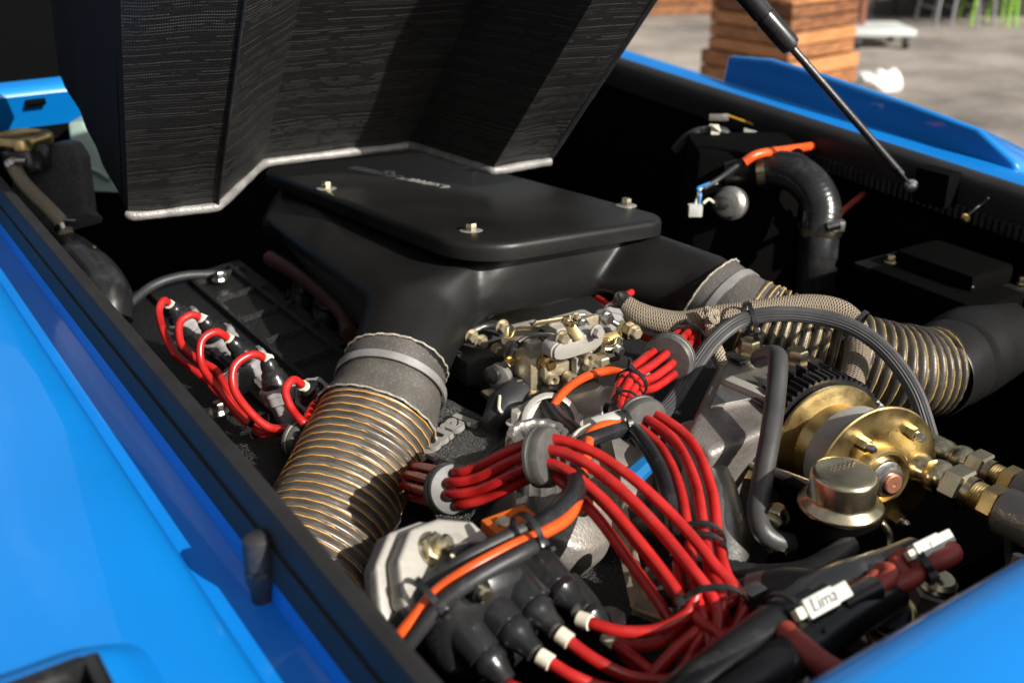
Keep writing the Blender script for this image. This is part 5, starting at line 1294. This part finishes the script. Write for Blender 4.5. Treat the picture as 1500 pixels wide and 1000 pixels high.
# dark control box at the right
fx = thing("fuse_box", "black lidded box with flanged base mounted at the right of the bay", "box", at(1380, 470, 1.3))
AXF = ((at(1480, 415, 1.25) - at(1275, 388, 1.42)), None, ZA); xf = V((AXF[0].x, AXF[0].y, 0)).normalized(); yf = ZA.cross(xf); AF = (xf, yf, ZA)
B().box(at(1378, 446, 1.32), (.155, .09, .065), AF).obj("base", DARKBAY, fx, bevel=.003)
B().box(at(1375, 408, 1.33), (.178, .105, .008), AF).obj("flange", SATIN, fx, bevel=.002)
B().box(at(1395, 392, 1.33), (.115, .08, .03), AF).obj("lid", DARKBAY, fx, bevel=.008)
for px, py in ((1304, 385), (1496, 416)):
    B().hexa(at(px, py, 1.30), ZA, .005, .008, .007).obj("screw", GOLDPALE, fx)
B().box(at(1425, 420, 1.255), (.004, .0012, .0015)).obj("scratch_chip", GREYMET, fx)
loom([(1448, 290, 1.30), (1436, 300, 1.31), (1428, 306, 1.31), (1414, 318, 1.32)], .0014, GREYRUB, "bleed_pipe", "short metal bleed pipe on the dark wall below the far seal", cat="pipe")
B().hexa(at(1414, 318, 1.315), -FW, .004, .006, .005).obj("brass_screw", GOLD, label="tiny brass screw on the dark wall below the far seal", cat="screw")

# ================================================================== HEADER TANK CORNER
tk = thing("header_tank", "black crinkle coated header tank with a gold cap by the near fender", "tank", at(75, 330, 1.42))
tf = [(18, 240), (48, 222), (80, 208), (104, 210), (117, 232), (128, 318), (72, 336), (10, 330)]
P = [at(x, y, 1.40 + (.0 if x < 60 else .02)) for x, y in tf]
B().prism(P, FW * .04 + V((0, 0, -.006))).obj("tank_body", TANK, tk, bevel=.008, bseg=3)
B().prism([at(40, 335, 1.385), at(128, 312, 1.39), at(152, 320, 1.40), at(150, 327, 1.40), at(90, 342, 1.385)], V((0, .05, .004))).obj("tank_flange", CRINKLE, tk, bevel=.003)
B().lathe(at(38, 222, 1.40), ZA, [(.030, -.02), (.030, .004), (.026, .010)], 28).obj("neck", GLOSSBLACK, tk)
co = at(30, 203, 1.40); rings = []
for s_, h in ((.93, -.010), (1, -.008), (1, .002), (.95, .0055), (.8, .0065), (.75, .0045), (.02, .005)):
    rings.append([co + V((math.cos(th), math.sin(th), 0)) * (.036 * s_ * (1 + (.10 * math.cos(4 * th + .6) if s_ > .85 else 0))) + ZA * h for th in [2 * math.pi * k / 48 for k in range(48)]])
B().grid(rings).obj("cap", GOLD, tk, angle=50)
oh = thing("overflow_hose", "beige braided overflow hose clipped down the header tank's side", "hose", at(100, 345, 1.33))
B().tube([at(16, 236, 1.34), at(30, 262, 1.335), at(50, 285, 1.33), at(72, 306, 1.325), at(90, 326, 1.32), at(98, 344, 1.32)], .0088, 18, 10).obj("braid", BRAIDFINE, oh)
for p0, p1 in (((18, 240, 1.338), (28, 256, 1.335)), ((92, 329, 1.32), (97, 340, 1.32))):
    a_ = (at(*p1) - at(*p0)).normalized(); B().lathe(at(*p0), a_, [(.009, 0), (.0108, 0), (.0108, .007), (.009, .007)], 22, cap=False).obj("clip", STEEL, oh)
    B().box(at(p0[0] + 12, p0[1] - 3, p0[2] - .012), (.014, .006, .008), (RT, FW, ZA)).obj("clip_ear", STEEL, oh, bevel=.001)
B().tube([at(98, 344, 1.32), at(102, 352, 1.325), at(112, 362, 1.33)], .007, 14).obj("spigot", GLOSSBLACK, oh)
th_ = thing("thermostat_elbow", "glossy black rubber elbow below the header tank beside the near seal", "elbow", at(145, 430, 1.28))
B().tube([at(88, 352, 1.34), at(112, 372, 1.31), at(138, 400, 1.28), at(158, 430, 1.25), at(160, 470, 1.24)], [.016, .022, .026, .026, .026], 24, 10).obj("rubber_elbow", GLOSSBLACK, th_)
B().hexa(at(136, 372, 1.29), ZA, .0058, .008, .009).obj("bleed_screw", GOLD, th_)
wb = thing("washer_bottle", "pale green plastic washer bottle behind the bonnet's edge", "bottle", at(150, 285, 1.62))
B().prism([at(98, 180, 1.60), at(122, 178, 1.60), at(180, 270, 1.60), at(182, 284, 1.60), at(116, 282, 1.60), at(108, 262, 1.60)], FW * .05).obj("shell", PALEGREEN, wb, bevel=.006, bseg=3)
B().tube([at(112, 250, 1.595), at(135, 248, 1.595), at(160, 262, 1.595)], .004, 10).obj("moulded_rib", PALEGREEN, wb)
loom([(190, 445, 1.35), (225, 418, 1.38), (270, 404, 1.40), (330, 402, 1.42)], .006, RUBBER, "rubber_hose", "black hose curving round behind the spark plug leads", cat="hose")
